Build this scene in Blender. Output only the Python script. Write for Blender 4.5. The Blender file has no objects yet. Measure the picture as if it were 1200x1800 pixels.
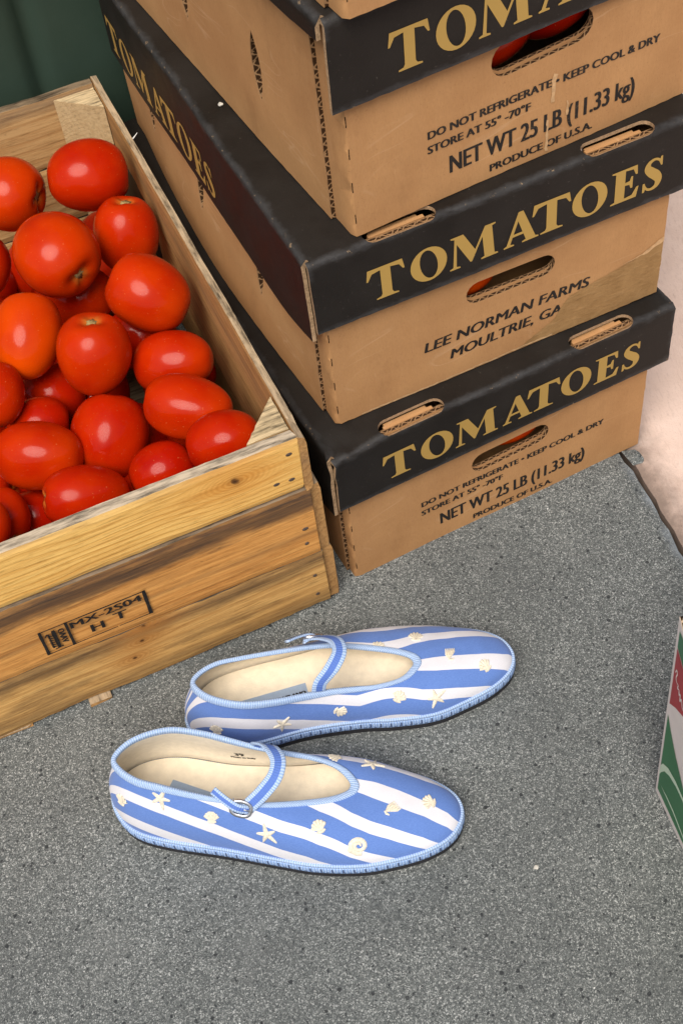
import bpy, bmesh, math, random
from mathutils import Vector, Matrix, noise
from mathutils.geometry import delaunay_2d_cdt
from mathutils.bvhtree import BVHTree
R_ = math.radians
random.seed(7)
scene = bpy.context.scene
COL = scene.collection

# ------------------------------------------------------------------ camera
cam_d = bpy.data.cameras.new("camera")
cam = bpy.data.objects.new("camera", cam_d)
COL.objects.link(cam)
PITCH, ROLL = R_(51.7302), R_(-8.6967)
fw = Vector((0, math.cos(PITCH), -math.sin(PITCH)))
rt0 = Vector((1, 0, 0)); up0 = rt0.cross(fw)
rt = rt0 * math.cos(ROLL) + up0 * math.sin(ROLL)
up = up0 * math.cos(ROLL) - rt0 * math.sin(ROLL)
cam.matrix_world = Matrix(((rt.x, up.x, -fw.x, 0), (rt.y, up.y, -fw.y, 0), (rt.z, up.z, -fw.z, 1.0), (0, 0, 0, 1)))
cam_d.sensor_width = 36; cam_d.sensor_fit = 'AUTO'; cam_d.lens = 46.77
cam_d.clip_start = 0.02; cam_d.clip_end = 500
scene.camera = cam
# ------------------------------------------------------------------ light
SUN_EL, SUN_AZ = 58, 197          # azimuth clockwise from +y
world = bpy.data.worlds.new("World"); scene.world = world
world.use_nodes = True
wn = world.node_tree
sky = wn.nodes.new('ShaderNodeTexSky'); sky.sky_type = 'NISHITA'; sky.sun_disc = False
sky.sun_elevation = R_(SUN_EL); sky.sun_rotation = R_(SUN_AZ)
sky.dust_density = 4.0; sky.ozone_density = 0.6; sky.air_density = 1.0
bg = wn.nodes['Background']; bg.inputs['Strength'].default_value = 0.05
wn.links.new(sky.outputs[0], bg.inputs['Color'])
sd = bpy.data.lights.new("sun", 'SUN'); sd.energy = 1.5; sd.angle = R_(38); sd.color = (1.0, 0.93, 0.83)
sun = bpy.data.objects.new("sun", sd); COL.objects.link(sun)
sdir = Vector((math.sin(R_(SUN_AZ)) * math.cos(R_(SUN_EL)), math.cos(R_(SUN_AZ)) * math.cos(R_(SUN_EL)), math.sin(R_(SUN_EL))))
sun.rotation_euler = sdir.to_track_quat('Z', 'Y').to_euler()
scene.view_settings.view_transform = 'Standard'; scene.view_settings.look = 'None'
scene.view_settings.exposure = 1.22; scene.view_settings.gamma = 1

# ------------------------------------------------------------------ node helpers
class NT:
    def __init__(s, name, rough=.6, spec=.5):
        s.m = bpy.data.materials.new(name); s.m.use_nodes = True
        s.t = s.m.node_tree; s.b = s.t.nodes['Principled BSDF']
        s.set('Roughness', rough); s.set('Specular IOR Level', spec)
    def set(s, k, v):
        if hasattr(v, 'links') or isinstance(v, bpy.types.NodeSocket): s.t.links.new(v, s.b.inputs[k])
        else: s.b.inputs[k].default_value = v
    def n(s, ty, **kw):
        nd = s.t.nodes.new(ty)
        for k, v in kw.items():
            if k in nd.inputs:
                s.inp(nd.inputs[k], v)
            else: setattr(nd, k, v)
        return nd
    def inp(s, sock, v):
        if isinstance(v, bpy.types.NodeSocket): s.t.links.new(v, sock)
        else: sock.default_value = v
    def math(s, op, a, b=None, c=None, clamp=False):
        nd = s.t.nodes.new('ShaderNodeMath'); nd.operation = op; nd.use_clamp = clamp
        s.inp(nd.inputs[0], a)
        if b is not None: s.inp(nd.inputs[1], b)
        if c is not None: s.inp(nd.inputs[2], c)
        return nd.outputs[0]
    def ramp(s, f, stops, interp='LINEAR'):
        nd = s.t.nodes.new('ShaderNodeValToRGB'); cr = nd.color_ramp; cr.interpolation = interp
        while len(cr.elements) < len(stops): cr.elements.new(.5)
        for e, (p, c) in zip(cr.elements, stops):
            e.position = p; e.color = c if len(c) == 4 else (*c, 1)
        s.inp(nd.inputs[0], f); return nd.outputs[0]
    def mix(s, f, a, b, mode='MIX'):
        nd = s.t.nodes.new('ShaderNodeMix'); nd.data_type = 'RGBA'; nd.blend_type = mode
        s.inp(nd.inputs[0], f)
        for k, v in ((6, a), (7, b)):
            s.inp(nd.inputs[k], v if isinstance(v, bpy.types.NodeSocket) else ((*v, 1) if len(v) == 3 else v))
        return nd.outputs[2]
    def obj(s): return s.n('ShaderNodeTexCoord').outputs['Object']
    def uv(s): return s.n('ShaderNodeTexCoord').outputs['UV']
    def xyz(s, v):
        nd = s.n('ShaderNodeSeparateXYZ'); s.inp(nd.inputs[0], v); return nd.outputs
    def mapping(s, v, sc=(1, 1, 1), loc=(0, 0, 0), rot=(0, 0, 0)):
        nd = s.n('ShaderNodeMapping'); s.inp(nd.inputs['Vector'], v)
        nd.inputs['Scale'].default_value = sc; nd.inputs['Location'].default_value = loc; nd.inputs['Rotation'].default_value = rot
        return nd.outputs[0]
    def noise(s, v, sc, det=4, rough=.55, dist=0.0):
        nd = s.n('ShaderNodeTexNoise'); s.inp(nd.inputs['Vector'], v)
        nd.inputs['Scale'].default_value = sc; nd.inputs['Detail'].default_value = det
        nd.inputs['Roughness'].default_value = rough; nd.inputs['Distortion'].default_value = dist
        return nd.outputs['Fac']
    def vor(s, v, sc, feat='F1', out='Distance', rnd=1.0):
        nd = s.n('ShaderNodeTexVoronoi'); nd.feature = feat; s.inp(nd.inputs['Vector'], v)
        nd.inputs['Scale'].default_value = sc; nd.inputs['Randomness'].default_value = rnd
        return nd.outputs[out]
    def bump(s, h, st=.3, dist=.001):
        nd = s.n('ShaderNodeBump'); nd.inputs['Strength'].default_value = st; nd.inputs['Distance'].default_value = dist
        s.inp(nd.inputs['Height'], h); s.set('Normal', nd.outputs[0])

def srgb(r, g, b):
    f = lambda c: (c / 255 / 12.92) if c / 255 <= .04045 else ((c / 255 + .055) / 1.055) ** 2.4
    return (f(r), f(g), f(b))

# ------------------------------------------------------------------ materials
def m_kraft():
    k = NT('kraft cardboard', .8, .25); o = k.obj()
    f1 = k.noise(o, 14, 5, .6); f2 = k.noise(k.mapping(o, (900, 900, 260)), 1, 3, .7)
    f3 = k.noise(k.mapping(o, (320, 320, 5)), 1, 2, .5)
    c = k.ramp(f1, [(.28, (.405, .208, .084)), (.72, (.545, .302, .128))])
    c = k.mix(k.math('MULTIPLY', f2, .5), c, (.25, .125, .05))
    fs = k.noise(o, 620, 3, .75)
    c = k.mix(k.ramp(fs, [(.60, (0, 0, 0)), (.74, (.55, .55, .55))]), c, (.20, .095, .038))
    c = k.mix(k.ramp(f3, [(.35, (0, 0, 0)), (.8, (.10, .10, .10))]), c, (.50, .29, .14))
    sc = k.ramp(k.noise(k.mapping(o, (60, 60, 8), rot=(.2, .5, .3)), 1, 6, .75), [(.66, (0, 0, 0)), (.74, (.5, .5, .5))])
    c = k.mix(sc, c, (.64, .43, .25))
    ln = k.math('ABSOLUTE', k.math('SUBTRACT', k.noise(k.mapping(o, (7, 7, 26), rot=(.1, .25, .1)), 1, 2, .5, .6), .5))
    cr_ = k.math('MULTIPLY', k.ramp(ln, [(.0, (1, 1, 1)), (.010, (0, 0, 0))]), k.ramp(k.noise(o, 16, 2), [(.5, (0, 0, 0)), (.62, (1, 1, 1))]))
    c = k.mix(k.math('MULTIPLY', cr_, .45), c, (.56, .36, .20))
    st_ = k.ramp(k.noise(k.mapping(o, (18, 18, 9), (4, 2, 7)), 1, 6, .72), [(.56, (0, 0, 0)), (.72, (.40, .40, .40))])
    c = k.mix(st_, c, (.235, .115, .045))
    k.set('Base Color', c)
    k.bump(k.math('ADD', k.math('ADD', k.math('MULTIPLY', f3, .25), k.math('MULTIPLY', f2, .3)), k.math('MULTIPLY', f1, 1.2)), .3, .0008)
    return k.m
def m_flute(rows=1, dark=(.04, .020, .009), light=(.23, .135, .066)):
    k = NT('corrugated edge', .9, .1); x, y, _ = k.xyz(k.uv())
    n = k.noise(k.obj(), 220, 3, .6)
    yr = k.math('FRACT', k.math('MULTIPLY', y, rows))
    xx = k.math('ADD', k.math('MULTIPLY', x, 1 / .0078), k.math('MULTIPLY', n, .35))
    tri = k.math('MULTIPLY_ADD', k.math('SINE', k.math('MULTIPLY', xx, 6.283)), .36, .5)
    d = k.math('ABSOLUTE', k.math('SUBTRACT', yr, tri))
    e = k.math('ABSOLUTE', k.math('SUBTRACT', yr, .5))
    lin = k.math('MAXIMUM', k.math('LESS_THAN', k.math('ADD', d, k.math('MULTIPLY', n, .12)), .22), k.math('GREATER_THAN', e, .39))
    k.set('Base Color', k.mix(lin, dark, k.mix(n, light, (.34, .205, .105))))
    return k.m
def m_lid():
    k = NT('black printed board', .5, .16); o = k.obj()
    f1 = k.noise(o, 18, 4, .6)
    c = k.ramp(f1, [(.3, (.0115, .0098, .0085)), (.75, (.022, .019, .0165))])
    sp = k.ramp(k.noise(o, 270, 4, .8), [(.64, (0, 0, 0)), (.74, (.55, .55, .55))])
    sp2 = k.math('MULTIPLY', sp, k.ramp(k.noise(o, 22, 3, .6), [(.42, (.15, .15, .15)), (.62, (1, 1, 1))]))
    c = k.mix(sp2, c, (.19, .17, .14))
    sc = k.ramp(k.noise(k.mapping(o, (30, 200, 120), rot=(.3, .6, .4)), 1, 5, .7), [(.70, (0, 0, 0)), (.78, (.35, .35, .35))])
    c = k.mix(sc, c, (.22, .20, .18))
    at = k.n('ShaderNodeAttribute'); at.attribute_name = 'wear'
    wn_ = k.ramp(k.math('ADD', k.math('MULTIPLY', at.outputs['Fac'], .55), k.math('MULTIPLY', k.noise(k.mapping(o, (60, 60, 160)), 1, 5, .75), .8)), [(.70, (0, 0, 0)), (1.0, (.5, .5, .5))])
    c = k.mix(wn_, c, (.070, .070, .072))
    wk = k.ramp(k.math('ADD', k.math('MULTIPLY', at.outputs['Fac'], .35), k.noise(o, 150, 5, .8)), [(.93, (0, 0, 0)), (1.0, (.7, .7, .7))])
    c = k.mix(wk, c, (.34, .23, .13))
    k.set('Base Color', c)
    k.set('Roughness', k.ramp(f1, [(.3, (.46, .46, .46)), (.7, (.62, .62, .62))]))
    k.bump(k.math('ADD', k.noise(o, 500, 3), k.noise(o, 40, 3)), .12, .0008)
    return k.m
def m_plain(name, col, rough=.6, spec=.4, var=.12, sc=60, metal=0, bs=0):
    k = NT(name, rough, spec); o = k.obj(); f = k.noise(o, sc, 4, .6)
    lo = tuple(c * (1 - var) for c in col); hi = tuple(min(1, c * (1 + var)) for c in col)
    k.set('Base Color', k.ramp(f, [(.3, lo), (.7, hi)])); k.set('Metallic', metal)
    if bs: k.bump(k.noise(o, sc * 8, 3), bs, .0005)
    return k.m
def m_ink(name, col, wear=.25):
    k = NT(name, .6, .3); o = k.obj()
    f = k.noise(o, 700, 4, .75); g = k.noise(o, 45, 3, .6)
    w = k.ramp(k.math('ADD', f, k.math('MULTIPLY', g, .4)), [(.80, (0, 0, 0)), (.95, (wear, wear, wear))])
    k.set('Base Color', k.mix(w, col, (.30, .19, .09))); return k.m
def m_wood(name, base, late, weather, seed, knots=(), bands=(), top=None, grain=1.0, blot=.35):
    """boards along local x, face in x-z.  knots: (x, z, r); bands: (z0, width, strength) weathered streaks"""
    k = NT(name, .78, .22); o = k.obj(); x, y, z = k.xyz(o)
    ox = k.mapping(o, (1, 1, 1), (seed * 1.7, seed * .9, seed * 2.3))
    wob = k.noise(k.mapping(ox, (5, 40, 14)), 1, 3, .5)
    zz = k.math('ADD', z, k.math('MULTIPLY', wob, .030))
    zz = k.math('ADD', zz, k.math('MULTIPLY', y, .7))
    kn = None
    for (kx, kz, kr) in knots:
        dx = k.math('MULTIPLY', k.math('SUBTRACT', x, kx), .5); dz = k.math('SUBTRACT', z, kz)
        r2 = k.math('ADD', k.math('MULTIPLY', dx, dx), k.math('MULTIPLY', dz, dz))
        g = k.math('EXPONENT', k.math('MULTIPLY', r2, -1 / (2.2 * kr) ** 2))
        sgn = k.math('MULTIPLY', dz, g); rgk = k.math('MULTIPLY', k.math('MULTIPLY_ADD', k.math('SINE', k.math('MULTIPLY', k.math('SQRT', r2), 2700)), .5, .5), k.math('EXPONENT', k.math('MULTIPLY', r2, -1 / (1.25 * kr) ** 2)))
        rings_k = rgk if kn is None else k.math('MAXIMUM', rings_k, rgk)
        zz = k.math('SUBTRACT', zz, k.math('MULTIPLY', sgn, .95)); halo = g if kn is None else k.math('MAXIMUM', halo, g)
        d = k.math('SQRT', k.math('ADD', k.math('MULTIPLY', k.math('MULTIPLY', dx, dx), 3.0), k.math('MULTIPLY', dz, dz)))
        d = k.math('ADD', d, k.math('MULTIPLY', k.math('SUBTRACT', k.noise(ox, 90, 3), .5), kr * .9))
        core = k.ramp(k.math('DIVIDE', d, kr), [(.0, (1, 1, 1)), (.18, (.8, .8, .8)), (.30, (.25, .25, .25)), (.8, (0, 0, 0))])
        kn = core if kn is None else k.math('MAXIMUM', kn, core)
    rings = k.math('FRACT', k.math('MULTIPLY', zz, 130 * grain))
    rg = k.ramp(rings, [(0, (0, 0, 0)), (.62, (.25, .25, .25)), (.90, (1, 1, 1)), (1, (0, 0, 0))])
    rg = k.math('MULTIPLY', rg, k.ramp(k.noise(k.mapping(ox, (3, 20, 20)), 1, 2), [(.35, (.15, .15, .15)), (.65, (1, 1, 1))]))
    fib = k.noise(k.mapping(ox, (9, 260, 260)), 1, 5, .75)
    fine = k.noise(k.mapping(ox, (34, 420, 420)), 1, 4, .8)
    c = k.mix(k.math('MULTIPLY', rg, .85), base, late)
    c = k.mix(k.math('MULTIPLY', k.ramp(fib, [(.42, (0, 0, 0)), (.62, (1, 1, 1))]), .6), c, late)
    c = k.mix(k.math('MULTIPLY', k.ramp(fine, [(.5, (0, 0, 0)), (.68, (1, 1, 1))]), .55), c, tuple(v * .5 for v in late))
    bl = k.ramp(k.noise(k.mapping(ox, (7, 14, 34)), 1, 6, .68), [(.50, (0, 0, 0)), (.72, (1, 1, 1))])
    c = k.mix(k.math('MULTIPLY', bl, blot), c, weather)
    for (z0, wd, st) in bands:
        wz = k.math('ADD', z, k.math('MULTIPLY', k.math('SUBTRACT', k.noise(k.mapping(ox, (11, 10, 60)), 1, 5, .65), .5), wd * 2.4))
        g = k.math('SUBTRACT', 1, k.math('DIVIDE', k.math('ABSOLUTE', k.math('SUBTRACT', wz, z0)), wd), clamp=True)
        g = k.math('MULTIPLY', k.math('POWER', g, .7), st)
        g = k.math('MULTIPLY', g, k.ramp(k.noise(k.mapping(ox, (8, 40, 160)), 1, 4, .7), [(.25, (.5, .5, .5)), (.6, (1, 1, 1))]))
        c = k.mix(g, c, weather)
    if kn is not None: c = k.mix(k.math('MULTIPLY', rings_k, .8), c, tuple(v * .75 for v in late))
    if kn is not None: c = k.mix(k.math('MULTIPLY', halo, .5), c, tuple(v * q for v, q in zip(late, (1.15, .95, .7))))
    if kn is not None: c = k.mix(kn, c, (.075, .03, .010))
    spk = k.ramp(k.noise(k.mapping(ox, (120, 300, 300)), 1, 4, .75), [(.66, (0, 0, 0)), (.74, (.7, .7, .7))])
    spk = k.math('MULTIPLY', spk, k.ramp(k.noise(ox, 17, 3), [(.45, (0, 0, 0)), (.62, (1, 1, 1))]))
    c = k.mix(spk, c, tuple(v * .45 for v in weather))
    if top:
        g = k.math('GREATER_THAN', k.xyz(k.n('ShaderNodeNewGeometry').outputs['Normal'])[2], .55)
        tn = k.noise(k.mapping(ox, (26, 200, 60)), 1, 5, .7)
        c = k.mix(g, c, k.ramp(tn, [(.33, tuple(v * .16 for v in top)), (.43, tuple(v * .55 for v in top)), (.55, top), (.7, tuple(v * 1.2 for v in top))]))
    k.set('Base Color', c)
    k.bump(k.math('SUBTRACT', k.math('MULTIPLY', fib, .6), k.math('MULTIPLY', rg, .4)), .5, .0009)
    return k.m
def m_tomato():
    k = NT('tomato skin', .15, .15); o = k.obj(); x, y, z = k.xyz(o)
    oi = k.n('ShaderNodeObjectInfo')
    f = k.noise(k.mapping(o, (1, 1, .5)), 26, 3, .5)
    c = k.mix(f, (.25, .002, .0008), (.48, .013, .0008))
    c = k.mix(k.math('ADD', k.math('MULTIPLY', oi.outputs['Alpha'], k.ramp(k.noise(o, 11, 2), [(.25, (.2, .2, .2)), (.7, (1, 1, 1))])), k.math('MULTIPLY', k.ramp(k.noise(k.mapping(o, (1, 1, 1), (1, 4, 2)), 22, 3), [(.45, (0, 0, 0)), (.75, (1, 1, 1))]), .20), clamp=True), c, (.66, .075, .001))
    r = k.math('SQRT', k.math('ADD', k.math('MULTIPLY', x, x), k.math('MULTIPLY', y, y)))
    cap = k.math('MULTIPLY', k.math('GREATER_THAN', z, 0), k.ramp(k.math('ADD', r, k.math('MULTIPLY', k.noise(o, 160, 3), .004)), [(.005, (1, 1, 1)), (.0125, (0, 0, 0))]))
    c = k.mix(k.math('MULTIPLY', cap, .75), c, (.50, .20, .03))
    sp = k.ramp(k.noise(o, 650, 2, .5), [(.70, (0, 0, 0)), (.76, (1, 1, 1))])
    c = k.mix(k.math('MULTIPLY', sp, .35), c, (.80, .30, .10))
    k.set('Base Color', c)
    k.set('Subsurface Weight', .0); k.set('Subsurface Radius', (1.0, .25, .1)); k.set('Subsurface Scale', .006)
    k.set('Roughness', k.ramp(k.noise(o, 60, 3), [(.3, (.11, .11, .11)), (.7, (.22, .22, .22))]))
    k.bump(k.noise(o, 90, 3), .05, .001)
    return k.m
def m_pavement():
    k = NT('speckled granite paving', .85, .3); o = k.obj()
    a = k.n('ShaderNodeTexVoronoi'); k.inp(a.inputs['Vector'], o); a.inputs['Scale'].default_value = 960
    cr = k.xyz(a.outputs['Color'])[0]
    n1 = k.noise(o, 1000, 3, .8); n2 = k.noise(o, 330, 2, .6)
    b2 = k.n('ShaderNodeTexVoronoi'); k.inp(b2.inputs['Vector'], k.mapping(o, (1, 1, 1), (.31, .17, 0))); b2.inputs['Scale'].default_value = 1500
    cr2 = k.xyz(b2.outputs['Color'])[1]
    v = k.math('ADD', k.math('MULTIPLY', cr, .50), k.math('ADD', k.math('MULTIPLY', cr2, .40), k.math('ADD', k.math('MULTIPLY', n1, .22), k.math('MULTIPLY', n2, .24))))
    c = k.ramp(v, [(.28, (.045, .051, .053)), (.50, (.084, .094, .094)), (.72, (.134, .147, .144)), (.92, (.23, .247, .24)), (1.06, (.46, .48, .47))])
    big = k.noise(o, 5.5, 6, .65); bg2 = k.noise(k.mapping(o, (1, 1, 1), (7, 3, 0)), 19, 5, .7)
    c = k.mix(k.ramp(big, [(.32, (.5, .5, .5)), (.62, (0, 0, 0))]), c, (.060, .066, .068))
    c = k.mix(k.ramp(bg2, [(.55, (0, 0, 0)), (.75, (.35, .35, .35))]), c, (.20, .21, .205))
    dk = k.ramp(k.noise(o, 230, 3, .65), [(.62, (0, 0, 0)), (.665, (.85, .85, .85))])
    c = k.mix(dk, c, (.022, .025, .028))
    fl_ = k.n('ShaderNodeTexVoronoi'); k.inp(fl_.inputs['Vector'], k.mapping(o, (1, 1, 1), (5, 2, 0))); fl_.inputs['Scale'].default_value = 165
    fd = k.math('ADD', fl_.outputs['Distance'], k.math('MULTIPLY', k.noise(o, 700, 2, .6), .30)); fr_ = k.xyz(fl_.outputs['Color'])
    fk = k.math('MULTIPLY', k.math('LESS_THAN', fd, k.math('MULTIPLY_ADD', fr_[1], .18, .26)), k.math('GREATER_THAN', fr_[0], .80))
    c = k.mix(k.math('MULTIPLY', fk, .85), c, (.020, .023, .026))
    pit = k.ramp(k.math('ADD', k.vor(k.mapping(o, (1, 1, 1), (2, 9, 0)), 62), k.math('MULTIPLY', k.noise(o, 300, 3, .7), .16)), [(.125, (.9, .9, .9)), (.155, (0, 0, 0))])
    c = k.mix(k.math('MULTIPLY', pit, k.ramp(k.noise(o, 13, 2), [(.42, (0, 0, 0)), (.55, (1, 1, 1))])), c, (.03, .033, .035))
    wt = k.ramp(k.noise(k.mapping(o, (1, 1, 1), (3, 5, 1)), 210, 2, .6), [(.735, (0, 0, 0)), (.76, (.8, .8, .8))])
    c = k.mix(wt, c, (.75, .76, .74))
    # bluish cement smear beside the joint
    x, y, z = k.xyz(o)
    jl = k.math('ADD', x, k.math('MULTIPLY', k.math('SUBTRACT', y, .809), .172))
    jd = k.math('SUBTRACT', .283, jl)
    sm = k.math('MULTIPLY', k.ramp(k.math('ADD', jd, k.math('MULTIPLY', k.noise(o, 70, 4), .02)), [(.012, (1, 1, 1)), (.024, (0, 0, 0))]), k.ramp(k.noise(o, 34, 3), [(.4, (.1, .1, .1)), (.6, (.8, .8, .8))]))
    c = k.mix(sm, c, (.25, .285, .315))
    k.set('Base Color', c)
    k.bump(k.math('SUBTRACT', v, k.math('MULTIPLY', dk, .9)), .4, .0009)
    return k.m
def m_pink():
    k = NT('pink concrete', .9, .2); o = k.obj(); x, y, z = k.xyz(o)
    f = k.noise(o, 40, 5, .65); g = k.noise(k.mapping(o, (380, 60, 1), rot=(0, 0, .75)), 1, 4, .7); h = k.noise(o, 420, 3, .7)
    c = k.ramp(f, [(.3, (.66, .50, .42)), (.7, (.73, .57, .49))])
    c = k.mix(k.ramp(g, [(.54, (0, 0, 0)), (.72, (.4, .4, .4))]), c, (.42, .28, .23))
    c = k.mix(k.ramp(h, [(.62, (0, 0, 0)), (.74, (.45, .45, .45))]), c, (.36, .26, .22))
    jl = k.math('SUBTRACT', k.math('ADD', x, k.math('MULTIPLY', k.math('SUBTRACT', y, .809), .172)), .285)
    d = k.math('ADD', jl, k.math('MULTIPLY', k.math('SUBTRACT', k.noise(o, 55, 5, .7), .5), .035))
    c = k.mix(k.ramp(d, [(.002, (.85, .85, .85)), (.020, (.35, .35, .35)), (.036, (0, 0, 0))]), c, (.15, .115, .095))
    k.set('Base Color', c); k.bump(k.math('ADD', g, h), .5, .0012); return k.m
def m_fabric():
    k = NT('striped canvas', .85, .15)
    at = k.n('ShaderNodeAttribute'); at.attribute_name = 'stripe'; s = at.outputs['Fac']
    uv = k.uv(); x, y, _ = k.xyz(k.obj())
    s2 = k.math('ADD', s, k.math('MULTIPLY', k.math('SUBTRACT', k.noise(k.obj(), 700, 2), .5), .0006))
    w = k.math('LESS_THAN', k.math('FRACT', s2), .38)
    we = k.noise(k.mapping(k.obj(), (500, 2600, 1400)), 1, 3, .7)
    blue = k.ramp(we, [(.25, (.085, .170, .455)), (.75, (.138, .245, .575))])
    wh = k.ramp(we, [(.25, (.62, .63, .68)), (.75, (.72, .72, .76))])
    k.set('Base Color', k.mix(w, blue, wh))
    k.set('Sheen Weight', .15)
    k.bump(k.math('ADD', we, k.math('MULTIPLY', k.noise(k.obj(), 70, 3), .8)), .25, .0006); return k.m
def m_rib(name, c1, c2, pitch=.0017, centre=None, dash=False):
    k = NT(name, .75, .2); x, y, _ = k.xyz(k.uv())
    xs = k.math('ADD', k.math('MULTIPLY', x, 1 / pitch), k.math('MULTIPLY', k.noise(k.obj(), 260, 2), .5))
    s = k.math('MULTIPLY_ADD', k.math('SINE', k.math('MULTIPLY', xs, 6.283)), .5, .5)
    f = k.math('MULTIPLY', s, k.ramp(k.noise(k.obj(), 500, 2), [(.3, (.6, .6, .6)), (.7, (1, 1, 1))]))
    c = k.mix(f, c1, c2)
    if centre:
        e = k.math('LESS_THAN', k.math('ABSOLUTE', k.math('SUBTRACT', y, .5)), .22)
        c = k.mix(e, c, centre)
    if dash:
        t = k.math('FRACT', k.math('MULTIPLY', x, 1 / .0088))
        m1 = k.math('MULTIPLY', k.math('LESS_THAN', t, .16), k.math('LESS_THAN', k.math('ABSOLUTE', k.math('SUBTRACT', y, .42)), .30))
        t2 = k.math('LESS_THAN', k.math('ABSOLUTE', k.math('SUBTRACT', y, .72)), .07)
        m2 = k.math('MULTIPLY', t2, k.math('LESS_THAN', k.math('FRACT', k.math('MULTIPLY', x, 1 / .0044)), .6))
        c = k.mix(k.math('MULTIPLY', k.math('MAXIMUM', m1, m2), .85), c, (.03, .045, .12))
    k.set('Base Color', c); k.bump(s, .5, .0006); return k.m
def m_wall():
    k = NT('dark green cover', .62, .3); o = k.obj()
    f = k.noise(o, 9, 4, .6); w = k.noise(k.mapping(o, (900, 900, 300)), 1, 3)
    k.set('Base Color', k.mix(k.math('MULTIPLY', w, .3), k.ramp(f, [(.3, (.022, .044, .030)), (.7, (.032, .058, .042))]), (.045, .07, .055)))
    k.bump(k.math('ADD', k.math('MULTIPLY', w, .2), k.noise(o, 30, 4)), .25, .002); return k.m

M = dict(kraft=m_kraft(), flute=m_flute(1), flute2=m_flute(2), lid=m_lid(),
         gold=m_ink('gold ink', (.41, .26, .068), .3), ink=m_ink('black ink', (.016, .014, .013), .5),
         tomato=m_tomato(), scar=m_plain('dry stem scar', (.33, .24, .10), .9, .1, .4, 400),
         pave=m_pavement(), pink=m_pink(), dirt=m_plain('joint dirt', (.03, .026, .022), .95, .1, .4, 300),
         fabric=m_fabric(), bind=m_rib('ribbed binding', (.25, .38, .63), (.51, .64, .83), .0020),
         welt=m_rib('stitched welt', (.20, .33, .62), (.44, .58, .80), .0024, None, True),
         strap=m_rib('ribbed strap', (.25, .38, .63), (.51, .64, .83), .0020, (.10, .19, .54)),
         lining=m_plain('cream canvas lining', (.80, .73, .60), .85, .15, .06, 200, 0, .3),
         insole=m_plain('cream insole', (.76, .675, .53), .85, .15, .08, 120, 0, .4),
         sole=m_plain('dark rubber sole', (.022, .022, .026), .7, .3, .2, 90),
         metal=m_plain('silver metal', (.62, .62, .64), .25, .5, .05, 90, 1),
         shell=m_plain('embroidered cream thread', (.72, .66, .53), .45, .4, .2, 700, 0, .4),
         tag=m_plain('grey blue woven label', (.30, .38, .50), .7, .2, .06, 300, 0, .3),
         wall=m_wall(), white=m_plain('white plastic', (.8, .8, .78), .4, .4, .05, 90),
         cwhite=m_plain('white coated board', (.66, .60, .57), .5, .4, .06, 30),
         cgreen=m_plain('green print', (.030, .145, .058), .45, .4, .08, 30),
         cred=m_plain('red print', (.33, .030, .034), .45, .4, .08, 30),
         cpale=m_plain('pale green print', (.50, .62, .47), .5, .4, .05, 30),
         cedge=m_flute(2, (.012, .007, .004), (.55, .47, .36)))
W1 = dict(base=(.60, .375, .135), late=(.36, .185, .055), weather=(.20, .165, .125))

# ------------------------------------------------------------------ object helpers
def link(name, me, mats, parent=None, smooth=False):
    o = bpy.data.objects.new(name, me); COL.objects.link(o)
    for m in (mats if isinstance(mats, (list, tuple)) else [mats]): me.materials.append(m)
    if smooth:
        for p in me.polygons: p.use_smooth = True
    if parent: o.parent = parent
    return o
def from_bm(name, bm, mats, parent=None, smooth=False):
    me = bpy.data.meshes.new(name); bm.normal_update(); bm.to_mesh(me); bm.free()
    return link(name, me, mats, parent, smooth)
def thing(name, label, cat, loc=(0, 0, 0), rz=0, group=None):
    o = bpy.data.objects.new(name, None); COL.objects.link(o)
    o.location = loc; o.rotation_euler = (0, 0, rz); o.empty_display_size = .02
    return tag(o, label, cat, group)
def tag(o, label, cat, group=None):
    o['label'] = label; o['category'] = cat
    if group: o['group'] = group
    return o
def inside(p, poly):
    c = False; j = len(poly) - 1
    for i in range(len(poly)):
        a, b = poly[i], poly[j]
        if (a[1] > p[1]) != (b[1] > p[1]) and p[0] < (b[0] - a[0]) * (p[1] - a[1]) / (b[1] - a[1]) + a[0]: c = not c
        j = i
    return c
def resample(poly, step):
    out = []
    for i, a in enumerate(poly):
        b = poly[(i + 1) % len(poly)]; d = math.hypot(b[0] - a[0], b[1] - a[1]); n = max(1, int(d / step))
        out += [(a[0] + (b[0] - a[0]) * k / n, a[1] + (b[1] - a[1]) * k / n) for k in range(n)]
    return out
def cdt(outline, holes, extra):
    vs, es = [], []
    for lp in [outline] + holes:
        b = len(vs); n = len(lp); vs += [Vector(p) for p in lp]; es += [(b + i, b + (i + 1) % n) for i in range(n)]
    nb = len(vs); vs += [Vector(p) for p in extra]
    v2, e2, f2, ov, oe, of = delaunay_2d_cdt(vs, es, [], 0, 1e-7)
    tris = []
    for f in f2:
        c = (sum(v2[i][0] for i in f) / len(f), sum(v2[i][1] for i in f) / len(f))
        if inside(c, outline) and not any(inside(c, h) for h in holes): tris.append(f)
    return v2, tris
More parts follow.
